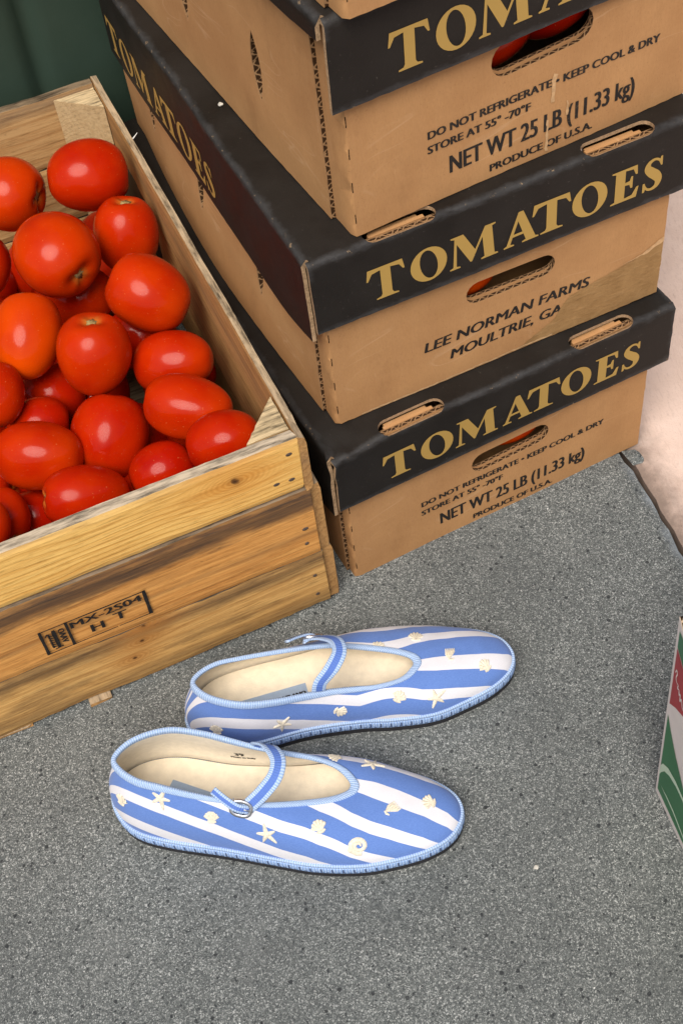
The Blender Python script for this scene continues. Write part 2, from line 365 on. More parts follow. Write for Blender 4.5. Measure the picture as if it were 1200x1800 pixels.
def sheet(outline, holes, grid, thick, fmap, step=.012, jag=0, nested=()):
    """a board cut from a flat outline with holes, mapped by fmap(u, v) -> (point, normal); face material 0, cut edge 1"""
    outl = resample(outline, step); hs = [resample(h, step * .6) for h in holes]
    if jag:
        outl = [(p[0] + jag * noise.noise(Vector((p[0] * 180, p[1] * 180, 3))), p[1] + jag * noise.noise(Vector((p[0] * 180, p[1] * 180, 9)))) for p in outl]
    x0 = min(p[0] for p in outl); x1 = max(p[0] for p in outl); y0 = min(p[1] for p in outl); y1 = max(p[1] for p in outl)
    ex = []
    us = set(); vs_ = set()
    nx = max(1, int((x1 - x0) / grid)); ny = max(1, int((y1 - y0) / grid))
    us.update(x0 + (x1 - x0) * (i + .5) / nx for i in range(nx)); vs_.update(y0 + (y1 - y0) * (i + .5) / ny for i in range(ny))
    for (ax, val) in nested: (us if ax == 'u' else vs_).add(val)
    for u in us:
        for v in vs_:
            if inside((u, v), outl) and not any(inside((u, v), h) for h in hs): ex.append((u, v))
    v2, tris = cdt(outl, hs, ex)
    bm = bmesh.new(); uvl = bm.loops.layers.uv.new('UVMap')
    A, B = [], []; wl = bm.verts.layers.float.new('wear')
    for p in v2:
        q, n, *wv_ = fmap(p[0], p[1]); A.append(bm.verts.new(q)); B.append(bm.verts.new(Vector(q) - Vector(n) * thick))
        if wv_: A[-1][wl] = wv_[0]
    cnt = {}; rimv = {}
    for t in tris:
        for i in range(len(t)):
            e = (t[i], t[(i + 1) % len(t)]); cnt[e] = 1
    for t in tris:
        f = bm.faces.new([A[i] for i in t]); f.smooth = True
        f = bm.faces.new([B[i] for i in reversed(t)]); f.smooth = True
    for (a, b) in cnt:
        if (b, a) not in cnt:
            if id(A) not in rimv: rimv[id(A)] = {}
            rv = rimv[id(A)]
            for i_ in (a, b):
                if i_ not in rv: rv[i_] = (bm.verts.new(A[i_].co), bm.verts.new(B[i_].co))
            f = bm.faces.new((rv[b][0], rv[a][0], rv[a][1], rv[b][1])); f.material_index = 1
            pa, pb = v2[a], v2[b]; L = (pa - pb).length
            d = (pb - pa).normalized() if L > 0 else Vector((1, 0))
            s = lambda p: (p[0] * d[0] + p[1] * d[1])
            for lp, uvc in zip(f.loops, ((s(pb), 0), (s(pa), 0), (s(pa), 1), (s(pb), 1))): lp[uvl].uv = uvc
    loose = [v for v in bm.verts if not v.link_faces]
    bmesh.ops.delete(bm, geom=loose, context='VERTS')
    bmesh.ops.recalc_face_normals(bm, faces=bm.faces)
    return bm
def stadium(cx, cy, w, h, n=8, ang=0, sx=0):
    r = h / 2; pts = []
    for k in range(n + 1):
        a = -math.pi / 2 + math.pi * k / n; pts.append((w / 2 - r + r * math.cos(a), r * math.sin(a)))
    for k in range(n + 1):
        a = math.pi / 2 + math.pi * k / n; pts.append((-w / 2 + r + r * math.cos(a), r * math.sin(a)))
    c, s = math.cos(ang), math.sin(ang)
    return [(cx + x * c - y * s, cy + x * s + y * c) for x, y in pts]
def lens(cx, cy, w, h, n=8):
    out = []
    for k in range(n + 1):
        t = -1 + 2 * k / n; out.append((cx + w / 2 * (1 - t * t), cy + t * h / 2))
    for k in range(1, n):
        t = 1 - 2 * k / n; out.append((cx - w / 2 * (1 - t * t), cy + t * h / 2))
    return out
def box_bm(bm, x0, x1, y0, y1, z0, z1):
    vs = [bm.verts.new((x, y, z)) for x in (x0, x1) for y in (y0, y1) for z in (z0, z1)]
    for f in ((0, 1, 3, 2), (4, 6, 7, 5), (0, 4, 5, 1), (2, 3, 7, 6), (0, 2, 6, 4), (1, 5, 7, 3)): bm.faces.new([vs[i] for i in f])
    return vs
# flat print: polygons (outer, holes) -> mesh lying on fmap plane
def print_mesh(name, polys, fmap, mat, parent):
    bm = bmesh.new()
    for outer, holes in polys:
        v2, tris = cdt(outer, holes, [])
        vv = [bm.verts.new(fmap(p[0], p[1])) for p in v2]
        for t in tris: bm.faces.new([vv[i] for i in t])
    return from_bm(name, bm, mat, parent)
# lettering from the built-in face, fitted to a width and cap height
def text_mesh(name, body, x, z, w, h, fmap, mat, parent, bold=.02, shear=0.0, heavy=1):
    cu = bpy.data.curves.new(name, 'FONT'); cu.body = body; cu.size = 1; cu.offset = 0; cu.resolution_u = 3
    o = bpy.data.objects.new(name, cu); COL.objects.link(o)
    me = bpy.data.meshes.new_from_object(o.evaluated_get(bpy.context.evaluated_depsgraph_get()))
    COL.objects.unlink(o); bpy.data.objects.remove(o)
    xs = [v.co.x for v in me.vertices]; x0, x1 = min(xs), max(xs)
    cap = .73; hv = (.00040 + .014 * h) / h if h < .03 else 0; bm = bmesh.new(); q0 = fmap(x, z); nn = (fmap(x + .001, z) - q0).cross(fmap(x, z + .001) - q0).normalized()
    src = [v.co.copy() for v in me.vertices]; fcs = [tuple(p.vertices) for p in me.polygons]
    for k_, sh in enumerate((-hv, 0, hv)):
        vv = []
        for c_ in src:
            u = (c_.x - x0) / (x1 - x0) * w + sh * h; q = c_.y / cap * h
            vv.append(bm.verts.new(fmap(x + u + shear * q, z + q) + nn * (.00004 * k_)))
        for f_ in fcs: bm.faces.new([vv[i_] for i_ in f_])
    bpy.data.meshes.remove(me)
    return from_bm(name, bm, mat, parent)

# ------------------------------------------------------------------ big serif capitals
def ell(cx, cy, rx, ry, n=28, rot=0):
    c, s = math.cos(rot), math.sin(rot)
    return [(cx + rx * math.cos(a) * c - ry * math.sin(a) * s, cy + rx * math.cos(a) * s + ry * math.sin(a) * c) for a in [2 * math.pi * k / n for k in range(n)]]
def crom(P, n, closed=False):
    out = []; m = len(P); rng = m if closed else m - 1
    for i in range(rng):
        p = [P[(i + k - 1) % m] if closed else P[min(max(i + k - 1, 0), m - 1)] for k in range(4)]
        for j in range(n):
            t = j / n
            out.append(tuple(.5 * (2 * b + (c - a) * t + (2 * a - 5 * b + 4 * c - d) * t * t + (3 * b - a - 3 * c + d) * t ** 3) for a, b, c, d in zip(*p)))
    if not closed: out.append(tuple(P[-1]))
    return out
def glyph_S():
    C = [(.62, .76, .05), (.55, .89, .07), (.40, .95, .08), (.24, .88, .13), (.20, .73, .22), (.32, .58, .27), (.47, .45, .28), (.57, .30, .24), (.53, .13, .16), (.38, .05, .09), (.22, .09, .07), (.11, .25, .05)]
    S = crom(C, 5); L, Rr = [], []
    for i, p in enumerate(S):
        a = S[max(0, i - 1)]; b = S[min(len(S) - 1, i + 1)]
        d = Vector((b[0] - a[0], b[1] - a[1])).normalized(); n = Vector((-d.y, d.x)) * p[2] / 2
        L.append((p[0] + n.x, p[1] + n.y)); Rr.append((p[0] - n.x, p[1] - n.y))
    return L + Rr[::-1]
GLY = {
 'T': (1.1, [([(0, .66), (.05, 1.0), (1.05, 1.0), (1.1, .70), (1.05, .70), (.95, .86), (.70, .90), (.70, .14), (.74, .07), (.88, .04), (.88, 0), (.24, 0), (.24, .04), (.37, .07), (.41, .14), (.41, .90), (.17, .86), (.05, .66)], [])]),
 'O': (1.06, [(ell(.53, .5, .53, .52), [ell(.53, .5, .25, .45, 24, .16)])]),
 'M': (1.43, [([(0, 0), (0, .04), (.10, .07), (.17, .93), (.06, .96), (.06, 1.0), (.43, 1.0), (.76, .40), (1.06, 1.0), (1.37, 1.0), (1.37, .96), (1.27, .93), (1.33, .07), (1.43, .04), (1.43, 0), (.93, 0), (.93, .04), (1.03, .07), (.98, .70), (.66, .06), (.61, .06), (.23, .76), (.20, .07), (.31, .04), (.31, 0)], [])]),
 'A': (1.0, [([(0, 0), (0, .04), (.08, .07), (.43, 1.0), (.57, 1.0), (.93, .07), (1.02, .04), (1.02, 0), (.54, 0), (.54, .04), (.645, .07), (.58, .27), (.26, .27), (.19, .07), (.30, .04), (.30, 0)], [[(.29, .35), (.55, .35), (.425, .72)]])]),
 'E': (.84, [([(0, 0), (0, .04), (.12, .07), (.12, .93), (0, .96), (0, 1), (.78, 1), (.80, .72), (.74, .72), (.66, .90), (.42, .93), (.42, .56), (.56, .58), (.60, .70), (.66, .70), (.66, .34), (.60, .34), (.56, .46), (.42, .48), (.42, .08), (.66, .11), (.79, .32), (.86, .32), (.80, 0)], [])]),
 'S': (.75, [(glyph_S(), []), ([(.60, .98), (.66, .98), (.67, .70), (.62, .70), (.56, .84)], []), ([(.07, .30), (.13, .30), (.19, .14), (.13, .02), (.07, .02)], [])])}
def tomatoes_print(parent, fmap, x, z, W, h, lab=None):
    spots = [('T', 0, .0322), ('O', .0367, .0679), ('M', .0699, .1120), ('A', .1172, .1470), ('T', .1420, .1757), ('O', .1769, .2080), ('E', .2116, .2364), ('S', .2389, .2607)]
    polys = []
    for ch, a, b in spots:
        gw, pl = GLY[ch]; sx = (b - a) / gw * W / .2607; x0 = x + a * W / .2607
        for outer, holes in pl:
            f = lambda q: [(x0 + p[0] * sx, z + p[1] * h) for p in q]
            polys.append((f(outer), [f(hh) for hh in holes]))
    return print_mesh('title_lettering', polys, fmap, M['gold'], parent)

# ------------------------------------------------------------------ setting
def structure(o): o['kind'] = 'structure'; return o
bm = bmesh.new(); S = 150
vs = [bm.verts.new((x, y, -.03)) for x, y in ((-S, -S), (S, -S), (S, S), (-S, S))]; bm.faces.new(vs)
structure(from_bm('ground', bm, M['dirt']))
def joint_line(y): return .281 + (.809 - y) * .172
def slab(name, sign, mat, z, gap):
    ys = [-60, -8, -2] + [(-60 + i) * .0125 + .8 for i in range(-40, 125)] + [3, 8, 60]
    edge = []
    for y in ys:
        amp = .0018 * noise.noise(Vector((y * 60, sign, 0))) + .0016 * noise.noise(Vector((y * 190, sign, 5)))
        if sign < 0 and .79 < y < .822: amp += -.006 * (1 - abs(y - .806) / .016)
        edge.append((joint_line(y) + sign * (gap + amp * sign), y))
    bm = bmesh.new(); top = [bm.verts.new((x, y, z)) for x, y in edge]
    mid = [bm.verts.new((x + sign * .012, y, z)) for x, y in edge]
    far = [bm.verts.new((sign * 60, y, z)) for x, y in edge]; low = [bm.verts.new((x, y, -.028)) for x, y in edge]
    for v in top: v.co.z -= .0035
    for i in range(len(ys) - 1):
        for a, b in ((low, top), (top, mid), (mid, far)):
            q = (a[i], a[i + 1], b[i + 1], b[i]); bm.faces.new(q if sign > 0 else q[::-1])
    bmesh.ops.recalc_face_normals(bm, faces=bm.faces)
    for f in bm.faces:
        f.smooth = False
        if f.normal.z < -.1: f.normal_flip()
    return structure(from_bm(name, bm, mat))
slab('pavement', -1, M['pave'], 0, .0026)
slab('concrete_walkway', 1, M['pink'], -.001, .0022)
# broken chip of paving lying in the joint, pale grit on the ground
def rock(name, loc, r, mat, label, cat, seed, flat=.5):
    bm = bmesh.new(); bmesh.ops.create_icosphere(bm, subdivisions=1 if r > .005 else 2, radius=r)
    for v in bm.verts:
        v.co *= 1 + (.85 if r > .005 else .45) * noise.noise(v.co / r * 1.3 + Vector((seed, 0, 0))); v.co.z *= flat
    o = from_bm(name, bm, mat); o.location = loc; return tag(o, label, cat)
# ------------------------------------------------------------------ quilted green backdrop panel
GX, GY, GYAW = -.0199, .6872, R_(16.8835)
def build_wall():
    root = thing('green_partition', 'dark green panel with soft vertical seams standing behind the wooden crate', 'partition', (GX, GY, 0), GYAW)
    bm = bmesh.new(); NX, NZ = 300, 40; x0, x1 = -1.25, .95; V = []
    for j in range(NZ + 1):
        z = 1.35 * j / NZ
        for i in range(NX + 1):
            x = x0 + (x1 - x0) * i / NX
            ph = ((x + .046 + .004 * math.sin(z * 9)) / .105) % 1.0
            d = min(ph, 1 - ph) * .105
            V.append(bm.verts.new((x, .592 + .010 * math.exp(-(d / .008) ** 2) - .003 * math.sin(ph * math.pi) + .002 * noise.noise(Vector((x * 6, z * 6, 1))), z)))
    for j in range(NZ):
        for i in range(NX):
            a = j * (NX + 1) + i; bm.faces.new((V[a], V[a + 1], V[a + NX + 2], V[a + NX + 1]))
    # closed back, so the panel is a solid
    p = .05
    bx = [bm.verts.new((x, .592 + p, z)) for z in (0, 1.35) for x in (x0, x1)]
    bm.faces.new((bx[1], bx[0], bx[2], bx[3]))
    bm.faces.new([V[NZ * (NX + 1) + i] for i in range(NX + 1)] + [bx[3], bx[2]])
    bm.faces.new([V[j * (NX + 1)] for j in range(NZ, -1, -1)] + [bx[0], bx[2]])
    bm.faces.new([V[j * (NX + 1) + NX] for j in range(NZ + 1)] + [bx[3], bx[1]])
    from_bm('padded_panel', bm, M['wall'], root, True)
build_wall()

# ------------------------------------------------------------------ tomato boxes
def disp(p, amp, f, seed):
    v = noise.noise_vector(Vector((p[0] * f + seed, p[1] * f, p[2] * f))); return Vector(p) + v * amp
def bend(d, r):
    """distance d past a crease of radius r -> (outward, down, normal_out, normal_up)"""
    a = min(d / r, math.pi / 2)
    o = r * math.sin(a); dn = r * (1 - math.cos(a)); rest = max(0, d - r * math.pi / 2)
    return o, dn + rest, math.sin(a), math.cos(a)
def tomato_box(label, loc, rz, prints, side_title=False, W=.3056, D=.52, H=.1805, e=.020, l=.0715, ls=.1, seed=0, crush=0, flare=0, hole=(.1592, .0895, .083, .0245, .05), group='stacked tomato boxes', rot=(0, 0), patches=(), s0=.0115):
    root = thing('tomato_box', label, 'box', loc, rz, group)
    root.rotation_euler = (rot[0], rot[1], rz)
    T = .004
    # front panel with the hand hole, its left flap folded back along the side
    hx, hz, hw, hh, ha = hole
    def f_front(u, v):
        if u >= 0: p, n = (u, 0, v), (0, -1, 0)
        else:
            o, dn, no, nu = bend(-u, .003); p, n = (-o, dn, v), (-no, -nu, 0)
        q = disp(p, .0016, 8, seed)
        if v < .02: q.z = p[2] + (q.z - p[2]) * v / .02
        return q, n
    slits = [[(-.0008, z), (.0001, z), (.0001, z + .009), (-.0008, z + .009)] for z in (.012, .04, .068, .094)]
    fr = from_bm('front_panel', sheet([(-s0 - .004, 0), (W, 0), (W, H - .006), (-s0 - .004, H - .006)], [stadium(hx, hz, hw, hh, 8, ha)] + slits, .02, T, f_front, .006, .0006, (('u', -.0045), ('u', -.002), ('u', 0), ('u', .0008))), [M['kraft'], M['flute']], root)
    bk = from_bm('inner_liner', sheet([(.004, .001), (W - .004, .001), (W - .004, H - .008), (.004, H - .008)], [stadium(hx + .001, hz + .0022, hw + .003, hh - .001, 8, ha)], .05, .003, lambda u, v: (Vector((u, T + .0004, v)), (0, -1, 0)), .008, .0006), [M['kraft'], M['flute']], root)
    # side panels with lens shaped vents (doubled wall on the left: its cut front edge shows the flutes)
    vents = [lens(.128 + .134 * k, .075, .0150, .060) for k in range(3)]
    def f_left(u, v):
        p = (-.0065, u, v); q = disp(p, .0012, 8, seed + 3); q.x -= flare * math.sin(math.pi * min(1, max(0, (u - .01) / .45))) * max(0, 1 - v / .09); return q, (-1, 0, 0)
    from_bm('side_panel', sheet([(s0, .0005), (D, .0005), (D, H - .006), (s0, H - .006)], vents, .03, .0065, f_left, .007, .0007), [M['kraft'], M['flute']], root)
    from_bm('side_lining', sheet([(s0 + .0045, .001), (D - .006, .001), (D - .006, H - .007), (s0 + .0045, H - .007)], [], .06, .004, lambda u, v: (Vector((.0008, u, v)), (-1, 0, 0)), .02), [M['flute_face'], M['flute']], root)
    from_bm('side_panel', sheet([(.0105, .0005), (D, .0005), (D, H - .006), (.0105, H - .006)], vents, .05, .0065, lambda u, v: (disp((W + .0005, u, v), .001, 8, seed + 5), (1, 0, 0)), .007, .0007), [M['kraft'], M['flute']], root)
    bm = bmesh.new(); box_bm(bm, .0065, W - .0075, D - .005, D - .0005, .002, H - .007); from_bm('back_panel', bm, M['kraft'], root)
    bm = bmesh.new(); box_bm(bm, .002, W - .002, .012, D - .006, .0012, .0052); from_bm('bottom_panel', bm, M['kraft'], root)
    # lid: one board, three flaps folded down, two finger slots across the front crease
    r = .0055; WL0, WL1 = -.0135 + r, W + e - .004; y0 = -.0055 + r - .0012
    fl = l - .0035 + r * .57; sl = ls - .0035 + r * .57
    OUT = [(WL0 - .003, y0 - fl), (WL1 + .003, y0 - fl), (WL1 + .003, y0 - .0005), (WL1, y0 - .0005), (WL1, y0 + .0005), (WL1 + fl - .004, y0 + .002), (WL1 + fl - .004, D), (WL0 - sl, D)]
    rise = max(.004, ls - l - .012); curve = [(WL0 - sl + rise * (k / 6) ** 1.8, y0 + .002 + .075 * (1 - k / 6)) for k in range(0, 7)]
    OUT += curve + [(WL0 - .0008, y0 + .002), (WL0, y0 + .0005), (WL0, y0 - .0005), (WL0 - .003, y0 - .0005)]
    slots = [stadium(.0665, y0 + .0025, .060, .0165), stadium(.252, y0 + .0025, .063, .0165)]
    def f_lid(u, v):
        x, y, z = u, v, 0.0; n = Vector((0, 0, 1))
        if v < y0:
            o, dn, no, nu = bend(y0 - v, r); y = y0 - o; z = -dn; n = Vector((0, -no, nu))
        elif u < WL0:
            o, dn, no, nu = bend(WL0 - u, r); x = WL0 - o; z = -dn; n = Vector((-no, 0, nu))
        elif u > WL1:
            o, dn, no, nu = bend(u - WL1, r); x = WL1 + o; z = -dn; n = Vector((no, 0, nu))
        p = disp((x, y, z + H), .0015, 9, seed + 11)
        if z > -.004 and y > .02: p.z = min(p.z, H + .0004)
        if crush:
            g = math.exp(-((x - WL0) ** 2 + (y - y0) ** 2 + z * z) / .030 ** 2); w3 = noise.noise_vector(Vector((x * 70, y * 70, z * 70))); p += crush * g * (Vector((.25, .2, -.75)) + w3 * .55)
        ex_ = min(abs(v - y0 + r * .8) if u > WL0 - .02 else 1, abs(u - WL0 + r * .8) if v > y0 - .02 else 1, abs(u - WL1 - r * .8), abs(v - (y0 - fl)) * 1.6)
        return p, n, max(0, 1 - ex_ / .012)
    nb = [('v', y0 - r * k) for k in (-2, -1, .0, .4, .8, 1.2, 1.6, 2.4, 3.2)] + [('u', WL0 - r * k) for k in (-2, -1, 0, .4, .8, 1.2, 1.6, 2.4, 3.2)] + [('u', WL1 + r * k) for k in (0, .8, 1.6)]
    lid = from_bm('lid', sheet(OUT, slots, .02, .0032, f_lid, .007, .0007, nb), [M['lid'], M['tear']], root)
    # folded kraft flaps that show through the finger slots
    for cx, cw in ((.0665, .052), (.252, .055)):
        bm = bmesh.new()
        for k, (yy, zz, tt) in enumerate(((.0015, .0085, .0028), (.0055, .0062, .0022), (.0090, .0074, .0026))):
            x0, x1 = cx - cw / 2 + k * .002, cx + cw / 2 - k * .004
            vv = box_bm(bm, x0, x1, yy - .0012, yy + tt, H - zz - .012, H - zz + .0012)
        from_bm('folded_tab', bm, M['kraft'], root)
    def on_front(u, v): return f_front(u, v)[0] + Vector((0, -.00035, 0))
    yl = y0 - r
    def on_lid(u, v):
        d = H - v; q, n, w_ = f_lid(u, y0 - (d - r + r * math.pi / 2)); return q + Vector((0, -.0004, 0))
    def on_side(u, v):
        d = H - v; q, n, w_ = f_lid(WL0 - (d - r + r * math.pi / 2), u); return q + Vector((-.0004, 0, 0))
    tomatoes_print(lid, on_lid, .0322, .1250, .2600, .0305)
    if side_title:
        tomatoes_print(lid, lambda u, v: on_side(.474 - u, v), 0, .0995, .2780, .0350)
    for i_, (pts_, mt_) in enumerate(patches):
        pp_ = [(p_[0] + .0012 * noise.noise(Vector((p_[0] * 260, p_[1] * 260, 1))), p_[1] + .0012 * noise.noise(Vector((p_[0] * 260, p_[1] * 260, 8)))) for p_ in resample(pts_, .003)]
        print_mesh('scuffed_patch', [(pp_, [])], lambda u, v, i_=i_: on_front(u, v) + Vector((0, -.0002 - .00006 * i_, 0)), M[mt_], fr)
    for (body, x, z, w, h, b, sh) in prints:
        text_mesh('lettering', body, x, z, w, h, on_front, M['ink'], fr, b, sh)
    return root
k = NT('corrugated core', .9, .1); o_ = k.obj(); x_, y_, z_ = k.xyz(o_)
nz_ = k.noise(o_, 260, 3)
w_ = k.math('ABSOLUTE', k.math('SUBTRACT', k.math('FRACT', k.math('ADD', k.math('MULTIPLY', y_, 1 / .0036), k.math('MULTIPLY', k.math('SINE', k.math('MULTIPLY', z_, 760)), .55))), .5))
k.set('Base Color', k.mix(k.math('LESS_THAN', k.math('ADD', w_, k.math('MULTIPLY', nz_, .2)), .27), (.06, .032, .016), (.30, .175, .09)))
M['flute_face'] = k.m
k = NT('peeled board', .9, .15); o_ = k.obj()
f_ = k.noise(o_, 60, 5, .7); g_ = k.noise(k.mapping(o_, (60, 60, 260), rot=(0, .9, 0)), 1, 3, .7)
k.set('Base Color', k.mix(k.ramp(g_, [(.52, (0, 0, 0)), (.7, (.35, .35, .35))]), k.ramp(f_, [(.3, (.25, .142, .055)), (.7, (.36, .215, .090))]), (.43, .27, .13))); k.bump(k.math('ADD', f_, g_), .6, .001)
M['peel'] = k.m
M['nail'] = m_plain('rusted nail', (.085, .060, .045), .6, .4, .4, 600)
M['crumb'] = m_plain('pale crumb', (.52, .50, .45), .9, .1, .3, 900)
M['scuff'] = m_plain('bare scuffed board', (.52, .33, .17), .9, .1, .2, 300)
M['tear'] = m_plain('torn board edge', (.36, .24, .14), .9, .1, .35, 500)

rock('stone_chip', (.2865, .803, -.0012), .0095, M['pave'], 'grey broken stone chip lying in the joint beside the bottom tomato box', 'stone', 3, .22)
rock('white_crumb', (.108, .41, .0008), .0019, M['crumb'], 'tiny white crumb on the bare pavement right of the shoe toes', 'crumb', 5)

A_ = (.0069, .7113, R_(20.3)); B_ = (.0108, .7383, R_(18.45)); C_ = (.0414, .7521, R_(22.02)); D_ = (.0501, .7377, R_(22.45))
HA, HB, HC = .1794, .1812, .1806
FULL = [("DO NOT REFRIGERATE • KEEP COOL & DRY", .0629, .0572, .1985, .0068, .012, 0), ("STORE AT 55° -70°F", .0623, .0450, .0870, .0068, .012, 0), ("NET WT 25 LB (11.33 kg)", .0805, .0205, .1607, .0160, .012, 0), ("PRODUCE OF U.S.A.", .1147, .0060, .0893, .0066, .012, 0)]
FULLA = [(a, x + .007, z - .001, w * .965, h, b, s) for a, x, z, w, h, b, s in FULL]
FARM = [("LEE NORMAN FARMS", .0800, .0420, .1530, .0108, .03, .18), ("MOULTRIE, GA", .1030, .0235, .1050, .0108, .03, .18)]
tomato_box('bottom tomato box of the stack, standing on the pavement, its black lid corner crushed', (A_[0], A_[1], 0), A_[2], FULLA, H=HA, seed=1, crush=.008, ls=.100, hole=(.1620, .0820, .0800, .0235, .05))
tomato_box('black lidded tomato box printed with a farm name, second from the ground', (B_[0], B_[1], HA + .0012), B_[2], FARM, True, H=HB, D=.485, s0=.019, ls=.096, seed=20, flare=.012, hole=(.1597, .0838, .0820, .0215, -.02),
           patches=(([(.165, .001), (.200, .018), (.214, .038), (.245, .045), (.275, .050), (.3050, .060), (.3052, .001)], 'peel'), ([(.262, .050), (.285, .0535), (.3052, .0640), (.3052, .0585), (.29, .0525)], 'scuff'), ([(.02, .001), (.12, .0015), (.20, .0015), (.20, .0030), (.02, .0026)], 'scuff')))
rock('paper_crumb', (*(Matrix.Translation((B_[0], B_[1], 0)) @ Matrix.Rotation(B_[2], 4, 'Z') @ Vector((.0085, .208, 0)))[:2], HA + HB + .0030), .0022, M['crumb'], 'small pale crumb on the black lid edge of the farm box', 'crumb', 9)
tomato_box('kraft tomato box third up the stack with dark tomatoes in its wide hand hole', (C_[0], C_[1], HA + HB + .0024), C_[2], FULL, H=HC, seed=40, s0=.027, ls=.024, hole=(.1580, .0965, .0840, .0270, .05),
           patches=(([(.1665, .044), (.1695, .044), (.1705, .060), (.1720, .066), (.1690, .0675), (.1670, .062)], 'scuff'), ([(.1625, .003), (.1650, .003), (.1650, .030), (.1630, .030)], 'scuff'), ([(.1800, .028), (.1818, .028), (.1818, .040), (.1803, .040)], 'scuff')))
tomato_box('topmost kraft box of the stack, only its lower corner in the frame', (D_[0], D_[1], HA + HB + HC + .0036), D_[2], [], H=.18, seed=60, s0=.02)

# ------------------------------------------------------------------ tomatoes
def tomato_mesh(L, seed):
    bm = bmesh.new(); NU, NV = 36, 26; rows = []
    lob = random.choice((3, 4, 5)); la = .018 + .014 * random.random()
    for j in range(1, NV):
        th = math.pi * j / NV; row = []
        for i in range(NU):
            ph = 2 * math.pi * i / NU
            s = math.sin(th) ** .86; zc = L * math.cos(th)
            w = 1 + .045 * math.cos(th)                       # fuller shoulder at the stem
            sh = max(0, math.cos(th)) ** 6
            rr = s * w * (1 + la * math.cos(lob * ph + seed) * (.3 + sh * 2.2))
            zz = zc - .20 * math.exp(-(th / .30) ** 2) - .03 * math.cos(lob * ph + seed) * sh
            if th > 2.6: zz += .03 * ((th - 2.6) / .54) ** 2
            p = Vector((rr * math.cos(ph), rr * math.sin(ph), zz))
            p *= 1 + .045 * noise.noise(p * .8 + Vector((seed * 3.1, 0, 0)))
            row.append(bm.verts.new(p))
        rows.append(row)
    tp = bm.verts.new((0, 0, L - .23)); bt = bm.verts.new((0, 0, -L + .02))
    for i in range(NU):
        bm.faces.new((tp, rows[0][i], rows[0][(i + 1) % NU])); bm.faces.new((bt, rows[-1][(i + 1) % NU], rows[-1][i]))
        for j in range(NV - 2): bm.faces.new((rows[j][i], rows[j + 1][i], rows[j + 1][(i + 1) % NU], rows[j][(i + 1) % NU]))
    bmesh.ops.recalc_face_normals(bm, faces=bm.faces)
    return bm
def tomato(label, pos, r, L, axis, seed, orange=.2, scar=True, frame=None, group='plum tomatoes in the wooden crate'):
    bm = tomato_mesh(L, seed); bm.transform(Matrix.Scale(r, 4))
    root = from_bm('tomato', bm, M['tomato'], None, True)
    tag(root, label, 'tomato', group); root.color = (1, 1, 1, orange)
    m = Vector(axis).normalized().to_track_quat('Z', 'Y').to_matrix().to_4x4()
    m = Matrix.Translation(pos) @ m
    if frame: m = frame @ m
    root.matrix_world = m
    if scar:
        bm = bmesh.new(); n = 20; rr = .0035
        c = bm.verts.new((0, 0, r * (L - .225) + .0012)); rr = .0046; ring = []
        for i in range(n):
            a = 2 * math.pi * i / n; q = rr * (1 + .45 * noise.noise(Vector((math.cos(a) * 2 + seed, math.sin(a) * 2, 0)))) * (1.25 if i % 4 == 0 else .9)
            ring.append(bm.verts.new((q * math.cos(a), q * math.sin(a), r * (L - .225) + .0016)))
        for i in range(n): bm.faces.new((c, ring[i], ring[(i + 1) % n]))
        lo = [bm.verts.new(v.co - Vector((0, 0, .0012))) for v in ring]
        for i in range(n): bm.faces.new((ring[i], lo[i], lo[(i + 1) % n], ring[(i + 1) % n]))
        from_bm('stem_scar', bm, M['scar'], root, True)
    return root
FG = Matrix.Translation((GX, GY, 0)) @ Matrix.Rotation(GYAW, 4, 'Z')
